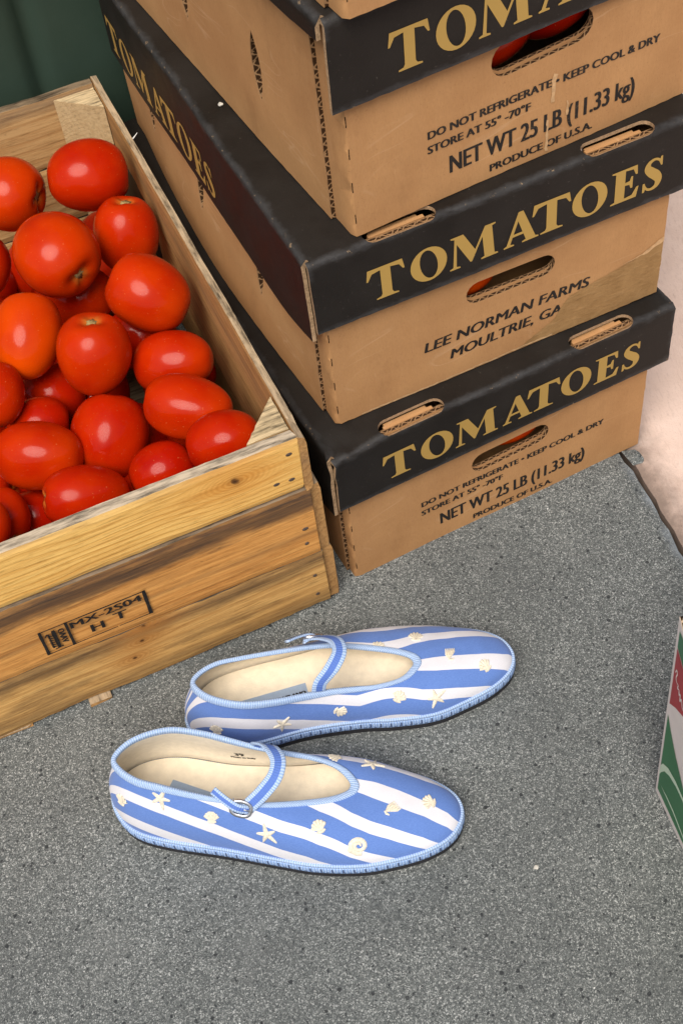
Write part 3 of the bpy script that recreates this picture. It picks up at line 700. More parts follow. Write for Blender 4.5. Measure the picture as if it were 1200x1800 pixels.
TOM = [
 ((-0.052, 0.42, 0.215), 0.0345, 1.15, (0.94, -0.04, -0.18), .15, 'large red tomato nearest the back right corner of the crate'),
 ((-0.129, 0.449, 0.205), 0.0355, 1.05, (0.85, -0.6, -0.08), .6, 'orange red tomato below the crate back board, stem end facing the large back corner tomato'),
 ((-0.041, 0.356, 0.185), 0.0312, 1.2, (0.23, 0.23, 0.84), .3, 'upright tomato with its stem scar on top beside the right board, behind the dented one'),
 ((-0.112, 0.33, 0.211), 0.038, 1.08, (0.38, -1.01, -0.19), .45, 'biggest tomato of the heap, pale stem hollow at its lower right'),
 ((-0.051, 0.25, 0.2), 0.0336, 1.15, (-0.65, 0.63, 0.39), .35, 'tomato with a dented stem end on its left, lying against the right board'),
 ((-0.178, 0.377, 0.19), 0.0279, 1.1, (0.37, 0.7, 0.61), .1, 'tomato cut by the left photo edge between two orange ones'),
 ((-0.164, 0.262, 0.19), 0.0315, 1.25, (0.45, 0.79, 0.46), .8, 'brightest orange tomato, tall, at the left side in the middle of the heap'),
 ((-0.117, 0.211, 0.19), 0.0329, 1.13, (0.22, 0.21, 0.89), .35, 'round tomato in the middle of the heap with a star shaped scar on top'),
 ((-0.102, 0.345, 0.144), 0.0307, 1.1, (-0.85, 0.61, -0.1), .1, 'dark tomato half hidden under the biggest tomato'),
 ((-0.069, 0.263, 0.144), 0.0265, 1.1, (-0.84, 0.6, -0.11), .0, 'dim tomato peeking out under the dented tomato'),
 ((-0.054, 0.197, 0.161), 0.0285, 1.3, (-0.9, 0.46, -0.11), .2, 'oblong tomato by the right board just below the dented one'),
 ((-0.061, 0.136, 0.164), 0.0281, 1.42, (-0.8, 0.6, 0.14), .25, 'longest oblong tomato lying aslant by the right board'),
 ((-0.048, 0.081, 0.168), 0.0262, 1.25, (-0.94, 0.31, -0.23), .1, 'tomato nearest the front right corner block of the crate'),
 ((-0.21, 0.22, 0.178), 0.0274, 1.1, (0.36, 0.83, 0.46), .2, 'red tomato cut by the left photo edge under the brightest orange one'),
 ((-0.161, 0.254, 0.121), 0.0291, 1.1, (0.87, -0.17, -0.3), .05, 'dim tomato deep in the gap left of the star scarred one'),
 ((-0.182, 0.208, 0.136), 0.0245, 1.1, (0.87, -0.17, -0.3), .05, 'small dim tomato just behind the long one lying on its side at left'),
 ((-0.194, 0.156, 0.153), 0.0304, 1.28, (-0.9, 0.53, -0.05), .25, 'long tomato lying on its side at the left, above the front board'),
 ((-0.131, 0.161, 0.138), 0.0341, 1.14, (0.46, 0.75, 0.48), .1, 'dark red broad tomato standing in front of the star scarred one'),
 ((-0.101, 0.108, 0.13), 0.0257, 1.15, (0.98, 0.02, -0.01), .0, 'dark red tomato low behind the middle of the front board'),
 ((-0.17, 0.103, 0.14), 0.0276, 1.4, (-0.89, 0.15, 0.28), .1, 'dark oblong tomato behind the front board with a pale scar on its left end'),
 ((-0.054, 0.084, 0.122), 0.0232, 1.1, (0.91, -0.26, -0.24), .1, 'tomato under the corner block one, its top just above the front board'),
 ((-0.238, 0.121, 0.135), 0.0204, 1.2, (-0.09, -0.95, -0.36), .2, 'small tomato in the lower left of the heap, stem end towards the front board'),
 ((-0.217, 0.139, 0.1), 0.0241, 1.1, (0.89, -0.26, -0.24), .0, 'dim tomato deep below the long one, left of the dark oblong one'),
 ((-0.253, 0.094, 0.16), 0.0187, 1.2, (-0.35, -0.82, -0.45), .3, 'tomato sliver at the lower left photo edge by the front board'),
 ((-0.163, 0.049, 0.136), 0.0234, 1.15, (0.96, -0.05, -0.07), .0, 'tomato pressed to the front board, only its rounded top showing')]
for i, (p, r, L, ax, og, lb) in enumerate(TOM):
    tomato(lb, p, r, L, ax, i * 1.3, og, True, FG)
q = 0
for gy in (.055, .125, .195, .265, .335, .405, .475):
    for gx in (-.050, -.118, -.186, -.254):
        q += 1
        tomato('red tomato of the buried lower layer in the wooden crate', (gx + .008 * math.sin(q * 2.1), gy + .008 * math.cos(q * 1.7), .084 + .006 * math.sin(q * 3.3)), .0345, 1.08, (math.cos(q), math.sin(q), .2), q * .7 + 50, 0, False, FG, 'buried tomatoes in the wooden crate')
def in_box(bx, z0, p): return Matrix.Translation((bx[0], bx[1], z0)) @ Matrix.Rotation(bx[2], 4, 'Z')
GB = 'tomatoes inside the cardboard boxes'
tomato('glossy red tomato at the left of the third box hand hole', (.137, .042, .098), .031, 1.2, (1, .2, .2), 71, .1, False, in_box(C_, HA + HB + .0024, 0), GB)
tomato('dark tomato in shadow at the right of the third box hand hole', (.190, .041, .107), .032, 1.2, (.6, -.2, .6), 72, 0, False, in_box(C_, HA + HB + .0024, 0), GB)
tomato('bright orange tomato at the left end of the farm box hand hole', (.134, .036, .084), .026, 1.15, (1, .1, .1), 73, 1.0, False, in_box(B_, HA + .0012, 0), GB)
tomato('dim tomato at the right end of the farm box hand hole', (.190, .060, .088), .030, 1.2, (.2, .3, 1), 74, .3, False, in_box(B_, HA + .0012, 0), GB)
tomato('bright red tomato filling the bottom box hand hole', (.178, .036, .084), .027, 1.35, (1, -.05, .1), 75, .8, False, in_box(A_, 0, 0), GB)

# ------------------------------------------------------------------ wooden crate
def board(bm, x0, x1, y0, y1, z0, z1, seed, n=70, amp=.0011, axis='x', ends=.0016):
    """rough sawn board: bevelled, slightly uneven edges.  axis = length direction"""
    prof = [(0, .08), (0, .92), (.10, 1), (.90, 1), (1, .92), (1, .08), (.90, 0), (.10, 0)]
    rings = []
    a0, a1 = (x0, x1) if axis == 'x' else (y0, y1)
    for i in range(n + 1):
        a = a0 + (a1 - a0) * i / n; ring = []
        for k, (p, q) in enumerate(prof):
            z = z0 + (z1 - z0) * q
            ee = ends * noise.noise(Vector((k * 1.7, seed, i > n / 2))) * 3 if i in (0, n) else 0
            dz = amp * (noise.noise(Vector((a * 24, seed, 0 if q > .5 else 7))) + .7 * noise.noise(Vector((a * 110, seed, q)))); dn = amp * .5 * noise.noise(Vector((a * 15, seed + 4, p * 2)))
            if axis == 'x': ring.append(bm.verts.new((a + ee, y0 + (y1 - y0) * p + dn, z + dz)))
            else: ring.append(bm.verts.new((x0 + (x1 - x0) * p + dn, a + ee, z + dz)))
        rings.append(ring)
    m = len(prof); fs = []
    for i in range(n):
        for k in range(m): fs.append(bm.faces.new((rings[i][k], rings[i + 1][k], rings[i + 1][(k + 1) % m], rings[i][(k + 1) % m])))
    fs.append(bm.faces.new(rings[0])); fs.append(bm.faces.new(rings[-1][::-1]))
    bmesh.ops.recalc_face_normals(bm, faces=fs)
def wood_board(root, name, mat, *a, **k):
    bm = bmesh.new(); board(bm, *a, **k); return from_bm(name, bm, mat, root)
LX = -.46; GD = .5546; GH = .2303
crate = thing('wooden_crate', 'weathered wooden crate filled with tomatoes, stamped front boards', 'crate', (GX, GY, 0), GYAW)
top_grey = (.34, .27, .19)
wf1 = m_wood('pine board pale', (.90, .58, .18), (.58, .27, .050), (.36, .24, .12), 1, knots=((-.061, .209, .0105),), bands=((.2295, .006, .5),), top=(.50, .41, .30), grain=1.15, blot=.12)
wf2 = m_wood('board orange weathered', (.70, .35, .10), (.42, .165, .035), (.055, .037, .028), 2, bands=((.160, .019, 1.0), (.150, .012, .75), (.112, .004, .35)), top=(.25, .19, .13), grain=.7, blot=.22)
wf3 = m_wood('board brown streaked', (.70, .42, .145), (.40, .19, .05), (.075, .045, .026), 3, knots=((-.166, .0765, .007), (-.172, .058, .0060), (-.183, .038, .0055)), bands=((.071, .014, .9), (.014, .014, .6)), top=(.25, .19, .13), grain=.6, blot=.8)
ws = m_wood('side board', (.47, .265, .10), (.30, .15, .05), (.15, .10, .06), 4, bands=((.2, .01, .4),), top=(.40, .30, .19), grain=.8, blot=.3)
wb = m_wood('back board', (.58, .38, .17), (.38, .20, .07), (.16, .11, .07), 5, knots=((-.142, .176, .006),), bands=((.224, .010, .75),), top=(.20, .145, .09), grain=.7, blot=.3)
wc = m_wood('sawn corner block', (.56, .42, .23), (.42, .29, .14), (.28, .20, .12), 6, top=(.56, .43, .25), grain=1.5, blot=.2)
def side_mat(seed):       # boards that run along y: rotate the grain
    return ws
T = .0125
wood_board(crate, 'front_board', wf1, LX, -.0068, 0, T, .1700, .2300, 1.0, amp=.0010)
wood_board(crate, 'front_board', wf2, LX, -.0030, -.0010, T - .001, .0808, .1664, 2.0, amp=.0012)
wood_board(crate, 'front_board', wf3, LX, -.0012, .0004, T, .0048, .0780, 3.0, amp=.0018)
# nails of the front corner
for x, z in ((-.0145, .216), (-.0160, .186), (-.0130, .120), (-.0140, .100), (-.0120, .050), (-.0125, .022), (-.029, .187)):
    bm = bmesh.new(); bmesh.ops.create_uvsphere(bm, u_segments=10, v_segments=6, radius=.0020)
    for v in bm.verts: v.co = Vector((v.co.x * (1.5 if z > .1 else 1), v.co.y * .25, v.co.z))
    bm.transform(Matrix.Translation((x, .0000 - (.0012 if .08 < z < .168 else 0), z))); from_bm('nail_head', bm, M['nail'], crate, True)
def side_boards(xa, xb, sgn):
    for k, (z0, z1, dx) in enumerate(((.1660, .2303, 0), (.0790, .1640, .0010), (.0040, .0770, .0022))):
        bm = bmesh.new(); board(bm, 0, GD - T - .0006, 0, xb - xa, z0, z1, 10 + k * 3 + sgn, amp=.0010)
        o = from_bm('side_board', bm, ws, crate); o.rotation_euler = (0, 0, R_(90)); o.location = (xb + dx * sgn, T + .0003 if k else .0006, 0)
# right side boards reach the front plane so their sawn ends show beside the front boards
for k, (z0, z1, xr, ya) in enumerate(((.1655, .2303, .0012, .0008), (.0790, .1640, .0072, .0040), (.0040, .0770, .0092, .0050))):
    bm = bmesh.new(); board(bm, ya, GD - .0004, 0, .0075 + (.004 if k else 0), z0, z1, 10 + k * 3, amp=.0013)
    bm.transform(Matrix.Rotation(R_(90), 4, 'Z')); bm.transform(Matrix.Translation((xr + (0 if k else .0), 0, 0)))
    if k == 0:
        for v in bm.verts:                    # chamfered outer top corner
            if v.co.y < .02 and v.co.z > .224: v.co.z -= .004 * max(0, v.co.x + .004) / .005
    bm.transform(Matrix.Rotation(R_(-90), 4, 'Z'))
    o = from_bm('side_board', bm, ws, crate); o.rotation_euler = (0, 0, R_(90))
for k, (z0, z1) in enumerate(((.1655, .2303), (.0790, .1640), (.0040, .0770))):
    bm = bmesh.new(); board(bm, .0004, GD - .0004, 0, .0105, z0, z1, 30 + k * 3, amp=.0010)
    o = from_bm('side_board', bm, ws, crate); o.rotation_euler = (0, 0, R_(90)); o.location = (LX - .0004, 0, 0)
for k, (z0, z1) in enumerate(((.1520, .2296), (.0790, .1500), (.0040, .0770))):
    wood_board(crate, 'back_board', wb, LX + .0006, -.0074, GD - .0135, GD - .0005, z0, z1, 40 + k * 2.0, amp=.0010)
def corner_post(pts, name='corner_post', z0=.010, z1=.2294):
    bm = bmesh.new(); lo, hi = [], []
    n = len(pts); pp = resample(pts, .004)
    for i, (x, y) in enumerate(pp):
        j = Vector((noise.noise(Vector((x * 300, y * 300, 1))), noise.noise(Vector((x * 300, y * 300, 4))), 0)) * .0007
        lo.append(bm.verts.new(Vector((x, y, z0)) + j)); hi.append(bm.verts.new(Vector((x, y, z1 + .0008 * noise.noise(Vector((x * 200, y * 200, 2))))) + j))
    m = len(pp); bm.faces.new(hi); bm.faces.new(lo[::-1])
    for i in range(m): bm.faces.new((lo[i], lo[(i + 1) % m], hi[(i + 1) % m], hi[i]))
    bmesh.ops.recalc_face_normals(bm, faces=bm.faces); return from_bm(name, bm, wc, crate)
corner_post([(-.0075, T + .0006), (-.0075, .052), (-.043, T + .0006)])
corner_post([(-.0075, GD - .0142), (-.050, GD - .0142), (-.0075, GD - .052)], z1=.2262)
corner_post([(LX + .012, T + .0006), (LX + .050, T + .0006), (LX + .012, .052)])
corner_post([(LX + .012, GD - .0142), (LX + .012, GD - .052), (LX + .050, GD - .0142)])
# bottom slats, one end poking out under the front board
for i, (xx, wd, y0) in enumerate(((-.40, .06, .002), (-.31, .05, .001), (-.2235, .020, -.0035), (-.145, .06, .004), (-.06, .07, .006))):
    bm = bmesh.new(); board(bm, y0, GD - .016, -wd / 2, wd / 2, .0003, .0038, 60 + i, amp=.0005)
    o = from_bm('bottom_slat', bm, ws, crate); o.rotation_euler = (0, 0, R_(90)); o.location = (xx, 0, 0)
wood_board(crate, 'floor_board', wb, LX + .014, -.014, .016, GD - .018, .0045, .0085, 71.0, amp=.0004)
# burnt stamp
def stamp():
    fm = lambda x, z: Vector((x, -.0030, z)); P = []
    def seg(x0, z0, x1, z1, w):
        d = Vector((x1 - x0, z1 - z0)); n = Vector((-d.y, d.x)).normalized() * w / 2; e = d.normalized() * w * .3
        N = 5; L, Rr = [], []
        for i in range(N + 1):
            t = i / N; c = Vector((x0, z0)) - e + (d + e * 2) * t; k = 1 + .45 * noise.noise(Vector((c.x * 300, c.y * 300, 2)))
            L.append(tuple(c + n * k)); Rr.append(tuple(c - n * k))
        P.append((L + Rr[::-1], []))
    x0, x1, xm, z0, z1 = -.2455, -.1565, -.2235, .0950, .1265
    seg(x0, z1, x1, z1, .0013); seg(x0, z0, -.186, z0, .0009); seg(-.184, z0, x1, z0, .0009)
    seg(x0, z0, x0, z1, .0026); seg(xm, z0, xm, z1, .0024); seg(x1, z0, x1, z1, .0030)
    # grain-ear emblem
    seg(-.2395, .1010, -.2395, .1200, .0016); seg(-.2350, .1000, -.2350, .1225, .0030)
    for k in range(6): seg(-.2405, .1030 + k * .003, -.2355, .1010 + k * .003, .0012)
    seg(-.2405, .121, -.2425, .118, .0013); seg(-.2385, .0985, -.2320, .0995, .0013)
    print_mesh('burnt_stamp', P, fm, M['ink'], crate)
    text_mesh('stamp_lettering', 'MX-2S04', -.2205, .1160, .0605, .0085, fm, M['ink'], crate, .035)
    text_mesh('stamp_lettering', 'H', -.2060, .1010, .0105, .0105, fm, M['ink'], crate, .06)
    text_mesh('stamp_lettering', 'T', -.1860, .1035, .0110, .0105, fm, M['ink'], crate, .05)
    fv = lambda x, z: Vector((-.2330 + (z), -.0030, .1215 - (x)))
    text_mesh('stamp_lettering', 'OAAV', 0, .0015, .0190, .0055, fv, M['ink'], crate, .03)
stamp()
# pale plastic tie sticking out of the right board
bm = bmesh.new()
P_ = crom([(0, 0, 0), (.003, .001, .0015), (.0065, .003, .003)], 6)
for i, p in enumerate(P_):
    pass
ringp = []
for i, p in enumerate(P_):
    w = .0011 * (1 - .6 * i / (len(P_) - 1)); ringp.append([bm.verts.new(Vector(p) + Vector((0, w * math.cos(a), w * math.sin(a)))) for a in (0, 1.57, 3.14, 4.71)])
for i in range(len(ringp) - 1):
    for k_ in range(4): bm.faces.new((ringp[i][k_], ringp[i + 1][k_], ringp[i + 1][(k_ + 1) % 4], ringp[i][(k_ + 1) % 4]))
o = from_bm('plastic_sliver', bm, M['white'], crate, True); o.location = (.0012, .437, .226)

# ------------------------------------------------------------------ printed carton at the right edge
def carton():
    root = thing('fruit_carton', 'green, red and white printed carton at the right edge of the pavement', 'carton', (.2154, .4593, 0), 0)
    d = Vector((.139, -.99, 0)).normalized(); w = Vector((-.03, 0, 1)); n = Vector((-.99, -.139, -.03)).normalized(); back = Vector((.99, .139, 0))
    fm = lambda u, v: (d * u + w * v + n * (.003 * math.exp(-(u / .010) ** 2) * 0), n)
    L, Hc = .26, .2545
    top = [(L, Hc - .002), (L - .03, Hc), (.11, Hc), (.085, Hc - .008), (.060, Hc - .026), (.035, Hc - .030), (.018, Hc - .022), (.0085, Hc - .010), (.003, Hc - .002), (0, Hc)]
    from_bm('side_panel', sheet([(0, .0005), (L, .0005)] + top, [], .03, .008, fm, .004), [M['cwhite'], M['cedge']], root)
    f2 = lambda u, v: (d * .0 + back * (.0085 + u) + w * v, -d)
    bm = bmesh.new(); DW = .19
    for (p0, p1, q0, q1) in ((.0003, .008, .0085, DW), (L - .008, L - .0003, .0085, DW), (.0003, L - .0003, DW + .0003, DW + .008), (.008, L - .008, .0085, DW)):
        zt = Hc - .001 if (p0, q0) != (.008, .0085) else .012
        z0 = .0008 if zt > .1 else .003
        v = [bm.verts.new(d * a + back * b + w * c) for c in (z0, zt) for a, b in ((p0, q0), (p1, q0), (p1, q1), (p0, q1))]
        for f in ((3, 2, 1, 0), (4, 5, 6, 7), (0, 1, 5, 4), (1, 2, 6, 5), (2, 3, 7, 6), (3, 0, 4, 7)): bm.faces.new([v[i] for i in f])
    bmesh.ops.recalc_face_normals(bm, faces=bm.faces); from_bm('box_body', bm, M['cwhite'], root)
    pr = lambda k: (lambda u, v: d * u + w * v + n * (.0004 + k * .0003))
    B = .0035
    gtop = [(B, .2230), (.030, .1985), (.060, .185), (.120, .18), (L - .006, .20), (L - .006, Hc - .006)] + [(u, v - .0035) for u, v in top[1:8]] + [(B, Hc - .012)]
    print_mesh('green_print', [(gtop, [])], pr(0), M['cgreen'], root)
    red = [(B, .1465), (.012, .1545), (.030, .166), (.060, .172), (.12, .166), (L - .006, .185), (L - .006, .1985), (.120, .1785), (.060, .1835), (.030, .1970), (B, .2215)]
    print_mesh('red_print', [(red, [])], pr(0), M['cred'], root)
    gb = [(B, .0100), (L - .006, .0085), (L - .006, .075), (.12, .045), (.060, .064), (.040, .0785), (.0225, .0990), (.010, .1180), (B, .1300)]
    print_mesh('green_print', [(gb, [])], pr(0), M['cgreen'], root)
    sw = [(B, .0340), (.006, .0430), (.0105, .0530), (.0185, .0605), (.030, .0645), (.042, .0645), (.055, .058), (.056, .0605), (.042, .0690), (.028, .0705), (.0155, .0675), (.007, .0595), (B, .0500)]
    print_mesh('pale_swoosh', [(sw, [])], pr(1), M['cpale'], root)
    th = [(.0075, .0245), (.020, .0245), (.032, .0235), (.055, .017), (.090, .012), (.090, .0145), (.055, .0200), (.032, .0268), (.020, .0272)]
    print_mesh('pale_swoosh', [(th, [])], pr(1), M['cpale'], root)
    # hand-written script on the red band
    pts = crom([(.0062, .194), (.0075, .199), (.009, .196), (.0078, .190), (.0095, .186), (.0120, .186), (.0118, .181), (.0140, .183), (.0150, .177), (.0165, .181), (.0172, .172), (.019, .178), (.022, .170), (.026, .172)], 5)
    bm = bmesh.new(); prv = None
    for i in range(len(pts)):
        a = Vector(pts[max(0, i - 1)]); b = Vector(pts[min(len(pts) - 1, i + 1)]); t = (b - a); t = t.normalized() if t.length > 0 else Vector((1, 0))
        nn = Vector((-t.y, t.x)) * .00055; c = Vector(pts[i]); f = pr(1)
        cur = (bm.verts.new(f(*(c + nn))), bm.verts.new(f(*(c - nn))))
        if prv: bm.faces.new((prv[0], prv[1], cur[1], cur[0]))
        prv = cur
    from_bm('script_lettering', bm, M['cwhite'], root)
carton()

# ------------------------------------------------------------------ shoes
SOLE = [(0, 0, 0), (.03, .006, -.017), (.075, .0237, -.0326), (.14, .054, -.0401), (.205, .102, -.0446), (.26, .1487, -.0505), (.30, .177, -.0533), (.35, .2125, -.0515), (.39, .24, -.0450), (.43, .266, -.0355), (.468, .2835, -.0225), (.5, .2900, -.0060),
        (.532, .2845, .0090), (.57, .266, .0215), (.61, .24, .0300), (.65, .2125, .0360), (.70, .177, .0345), (.74, .1487, .0305), (.795, .102, .0290), (.86, .054, .0335), (.925, .0237, .0275), (.97, .006, .0145)]
TOPL = [(0, .0150, .000, .0820), (.06, .020, -.010, .0815), (.12, .036, -.0185, .0795), (.17, .0564, -.0215, .0765), (.21, .079, -.0240, .0725), (.25, .102, -.0255, .0690), (.29, .1235, -.0260, .0655), (.335, .145, -.0235, .0605), (.40, .183, -.0135, .0520), (.46, .2000, -.0055, .0490), (.5, .2040, .0005, .0485),
        (.54, .2015, .0065, .0490), (.60, .190, .0155, .0510), (.66, .170, .0200, .0560), (.71, .148, .0205, .0620), (.75, .123, .0215, .0690), (.79, .104, .0240, .0730), (.83, .081, .0270, .0775), (.88, .054, .0265, .0815), (.94, .028, .0155, .0828)]
def per_spline(keys):
    ks = [k[0] for k in keys]; n = len(keys)
    def f(t):
        t %= 1.0; i = max(j for j in range(n) if ks[j] <= t + 1e-12)
        g = lambda j: (keys[j % n][0] + j // n, keys[j % n][1:])
        (t0, p0), (t1, p1), (t2, p2), (t3, p3) = g(i - 1), g(i), g(i + 1), g(i + 2)
        h = t2 - t1; u = (t - t1) / h; out = []
        for a, b, c, d in zip(p0, p1, p2, p3):
            m1 = (c - a) / (t2 - t0) * h; m2 = (d - b) / (t3 - t1) * h
            out.append((2 * u ** 3 - 3 * u * u + 1) * b + (u ** 3 - 2 * u * u + u) * m1 + (-2 * u ** 3 + 3 * u * u) * c + (u ** 3 - u * u) * m2)
        return Vector(out)
    return f
fS, fT = per_spline(SOLE), per_spline(TOPL)
def sole_pt(t): v = fS(t); return Vector((v[0], v[1], 0))
def spring(a): return .0045 * max(0, (a - .215) / .075) ** 1.7
def out_dir(t):
    d = sole_pt(t + .004) - sole_pt(t - .004); n = Vector((d.y, -d.x, 0)).normalized()
    return n if (sole_pt(t) + n * .01 - Vector((.14, 0, 0))).length > (sole_pt(t) - n * .01 - Vector((.14, 0, 0))).length else -n
FZ = .0160
QDZ = [0.0]                                    # how far the quarters of this shoe have sagged
def upper(t, s, inset=0.0):
    P = sole_pt(t); P.z = FZ + spring(P.x); Q = fT(t); Q.z += QDZ[0] * min(1, max(0, (.20 - Q.x) / .08)); o = out_dir(t)
    h = Q.z - P.z; dxy = Vector((Q.x - P.x, Q.y - P.y, 0)); D = dxy.length; w = D / (D + h)
    C1 = P + Vector((0, 0, h * (.45 + .02 * w))) + o * (.0035 - .002 * w)
    C2 = Q - dxy * (.30 + .26 * w) - Vector((0, 0, h * (.42 * (1 - w) ** 1.2 - .02)))
    u = 1 - s
    return P * u ** 3 + C1 * (3 * u * u * s) + C2 * (3 * u * s * s) + Q * s ** 3
def upper_n(t, s):
    e = .002
    du = upper(t + e, s) - upper(t - e, s); dv = upper(t, min(1, s + .01)) - upper(t, max(0, s - .01))
    n = du.cross(dv).normalized(); return n if n.dot(out_dir(t) + Vector((0, 0, .8))) > 0 else -n
def zmid(a):                                  # height of the fabric along the centre line of the vamp
    K = [(0, .070), (.17, .070), (.205, .0485), (.235, .043), (.262, .036), (.280, .027), (.291, .014)]
    for (a0, z0), (a1, z1) in zip(K, K[1:]):
        if a <= a1: return z0 + (z1 - z0) * max(0, (a - a0)) / (a1 - a0)
    return .014
def ribbon(path, width_v, normal_v, th, nu=1):
    """flat band swept along path with side vectors; UV.x metres along, UV.y across"""
    bm = bmesh.new(); uvl = bm.loops.layers.uv.new('UVMap'); rings = []; s = [0]
    for i in range(1, len(path)): s.append(s[-1] + (path[i] - path[i - 1]).length)
    NC = 16
    for p, wv, nv in zip(path, width_v, normal_v):
        ring = []
        for k in range(NC):
            a = 2 * math.pi * k / NC; c, q = math.cos(a), math.sin(a)
            sc = lambda v: math.copysign(abs(v) ** .6, v)
            ring.append((bm.verts.new(p + wv * sc(c) + nv * th * sc(q)), .5 + .5 * sc(c)))
        rings.append(ring)
    return bm, uvl, rings, s
def skin(bm, uvl, rings, s, closed=False):
    NC = len(rings[0]); n = len(rings); ext = s + ([s[-1] + (rings[0][0][0].co - rings[-1][0][0].co).length] if closed else [])
    for i in range(n if closed else n - 1):
        for k in range(NC):
            a, b = rings[i], rings[(i + 1) % n]; k2 = (k + 1) % NC
            f = bm.faces.new((a[k][0], b[k][0], b[k2][0], a[k2][0])); f.smooth = True
            for lp, uvc in zip(f.loops, ((ext[i], a[k][1]), (ext[i + 1], b[k][1]), (ext[i + 1], b[k2][1]), (ext[i], a[k2][1]))): lp[uvl].uv = uvc
    if not closed:
        bm.faces.new([v for v, _ in rings[0]]); bm.faces.new([v for v, _ in rings[-1]][::-1])
    bmesh.ops.recalc_face_normals(bm, faces=bm.faces)
def shoe(label, loc, rz, mirror, tan_, c0, period, motifs, size_print, sc_=1.0, sda=0.0, kq=.25, pq=.18, lab_=(.0763, -.0094, -16)):
    root = thing('mary_jane_shoe', label, 'shoe', loc, rz, 'pair of striped shoes')
    mz = Matrix.Scale(-1, 4, (0, 1, 0)) if mirror else Matrix.Identity(4)
    sg = -1 if mirror else 1
    def fin(name, bm, mat, parent=root, smooth=True):
        bm.transform(mz)
        if mirror: bmesh.ops.reverse_faces(bm, faces=bm.faces)
        return from_bm(name, bm, mat, parent, smooth)
    NTT, NSS = 280, 40
    def patch(off, s0=None, attr=True):
        bm = bmesh.new(); G = []
        lay = bm.verts.layers.float.new('stripe') if attr else None
        for i in range(NTT):
            t = i / NTT; row = []
            g_ = min(1, max(0, (.24 - abs(t - .5)) / .14)); s_0 = 0.0 if s0 is None else s0 + .42 * g_ * g_ * (3 - 2 * g_)
            for j in range(NSS + 1):
                s = s_0 + (1 - s_0) * j / NSS; p = upper(t, s)
                n = upper_n(t, s) if off else None
                wr = (.0010 * noise.noise(p * 38) + .0005 * noise.noise(p * 95)) * math.sin(math.pi * s)
                q = p + (n * off if off else Vector((0, 0, 0))) + Vector((0, 0, wr))
                v = bm.verts.new(q)
                if attr:
                    b = p.y * sg; side = 1 if b > 0 else -1
                    blend = min(1, max(0, (p.x - .15) / .07)); zc = .060 * (1 - blend) + zmid(p.x) * blend
                    drop = zc - p.z; sm = b / math.sqrt(b * b + .010 ** 2)
                    v[lay] = (b + p.x * tan_ + sm * kq * max(0, pq - p.x) + sm * drop * (.80 + .05 * blend) - c0) / period + .1675
                row.append(v)
            G.append(row)
        for i in range(NTT):
            for j in range(NSS): bm.faces.new((G[i][j], G[(i + 1) % NTT][j], G[(i + 1) % NTT][j + 1], G[i][j + 1]))
        bmesh.ops.recalc_face_normals(bm, faces=bm.faces)
        return bm
    up_bm = patch(0); up_o = fin('upper', up_bm, M['fabric'])
    lb = patch(-.0018, .08, False); fin('lining', lb, M['lining'])
    # insole
    def plate(z0, z1, off, mat, name, n=160, zf=0):
        bm = bmesh.new(); lo, hi = [], []
        for i in range(n):
            t = i / n; p = sole_pt(t); p = p + out_dir(t) * (off - zf * max(0, (p.x - .21) / .08)); zs = spring(p.x)
            lo.append(bm.verts.new((p.x, p.y, z0 + zs))); hi.append(bm.verts.new((p.x, p.y, z1 + zs)))
        for ring, fl in ((hi, 1), (lo, -1)):
            # strips across the plate keep the toe spring smooth
            for i in range(n // 2):
                a, b = i, (i + 1); c, d = (n - i - 1) % n, (n - i) % n
                vs = [ring[a], ring[b], ring[c], ring[d]]; u = []
                for v in vs:
                    if v not in u: u.append(v)
                if len(u) > 2:
                    try: bm.faces.new(u)
                    except ValueError: pass
        for i in range(n): bm.faces.new((lo[i], lo[(i + 1) % n], hi[(i + 1) % n], hi[i]))
        bmesh.ops.recalc_face_normals(bm, faces=bm.faces); return fin(name, bm, mat, smooth=False)
    plate(.0200, .0265, -.0036, M['insole'], 'insole', 160, .024)
    plate(.0002, .0068, .0020, M['sole'], 'sole')
    # stitched welt band + binding over the feather line
    n = 260
    path = []; wv = []; nv = []
    for i in range(n):
        t = i / n; p = sole_pt(t); o = out_dir(t); path.append(p + o * .0012 + Vector((0, 0, .0112 + spring(p.x)))); wv.append(Vector((0, 0, -.0046))); nv.append(o)
    bm, uvl, rings, s = ribbon(path, wv, nv, .0016); skin(bm, uvl, rings, s, True); fin('welt', bm, M['welt'])
    path = []; wv = []; nv = []
    for i in range(n):
        t = i / n; p = sole_pt(t); o = out_dir(t); d = (upper(t, .05) - upper(t, 0)).normalized(); path.append(upper(t, .02) + o * .0008); wv.append(d * .0022); nv.append(o)
    bm, uvl, rings, s = ribbon(path, wv, nv, .0014); skin(bm, uvl, rings, s, True); fin('welt_binding', bm, M['bind'])
    path = []; wv = []; nv = []
    for i in range(n):
        t = i / n; q = upper(t, 1); d = (upper(t, 1) - upper(t, .95)).normalized(); nn = upper_n(t, .985)
        path.append(q - d * .0015); wv.append(d * .0037); nv.append(nn)
    bm, uvl, rings, s = ribbon(path, wv, nv, .0021); skin(bm, uvl, rings, s, True); fin('topline_binding', bm, M['bind'])
    # strap over the instep, from the inner side to the buckle on the outer side
    K = [(.1255, .0225, .0660), (.1285, .0205, .0750), (.1395, .0140, .0835), (.1480, .0020, .0865), (.1470, -.0110, .0840), (.1385, -.0210, .0770), (.1290, -.0275, .0690), (.1235, -.0305, .0640)]
    cp = [Vector(p) + Vector((sda, 0, 0)) for p in crom(K, 8)]; wv = []; nv = []
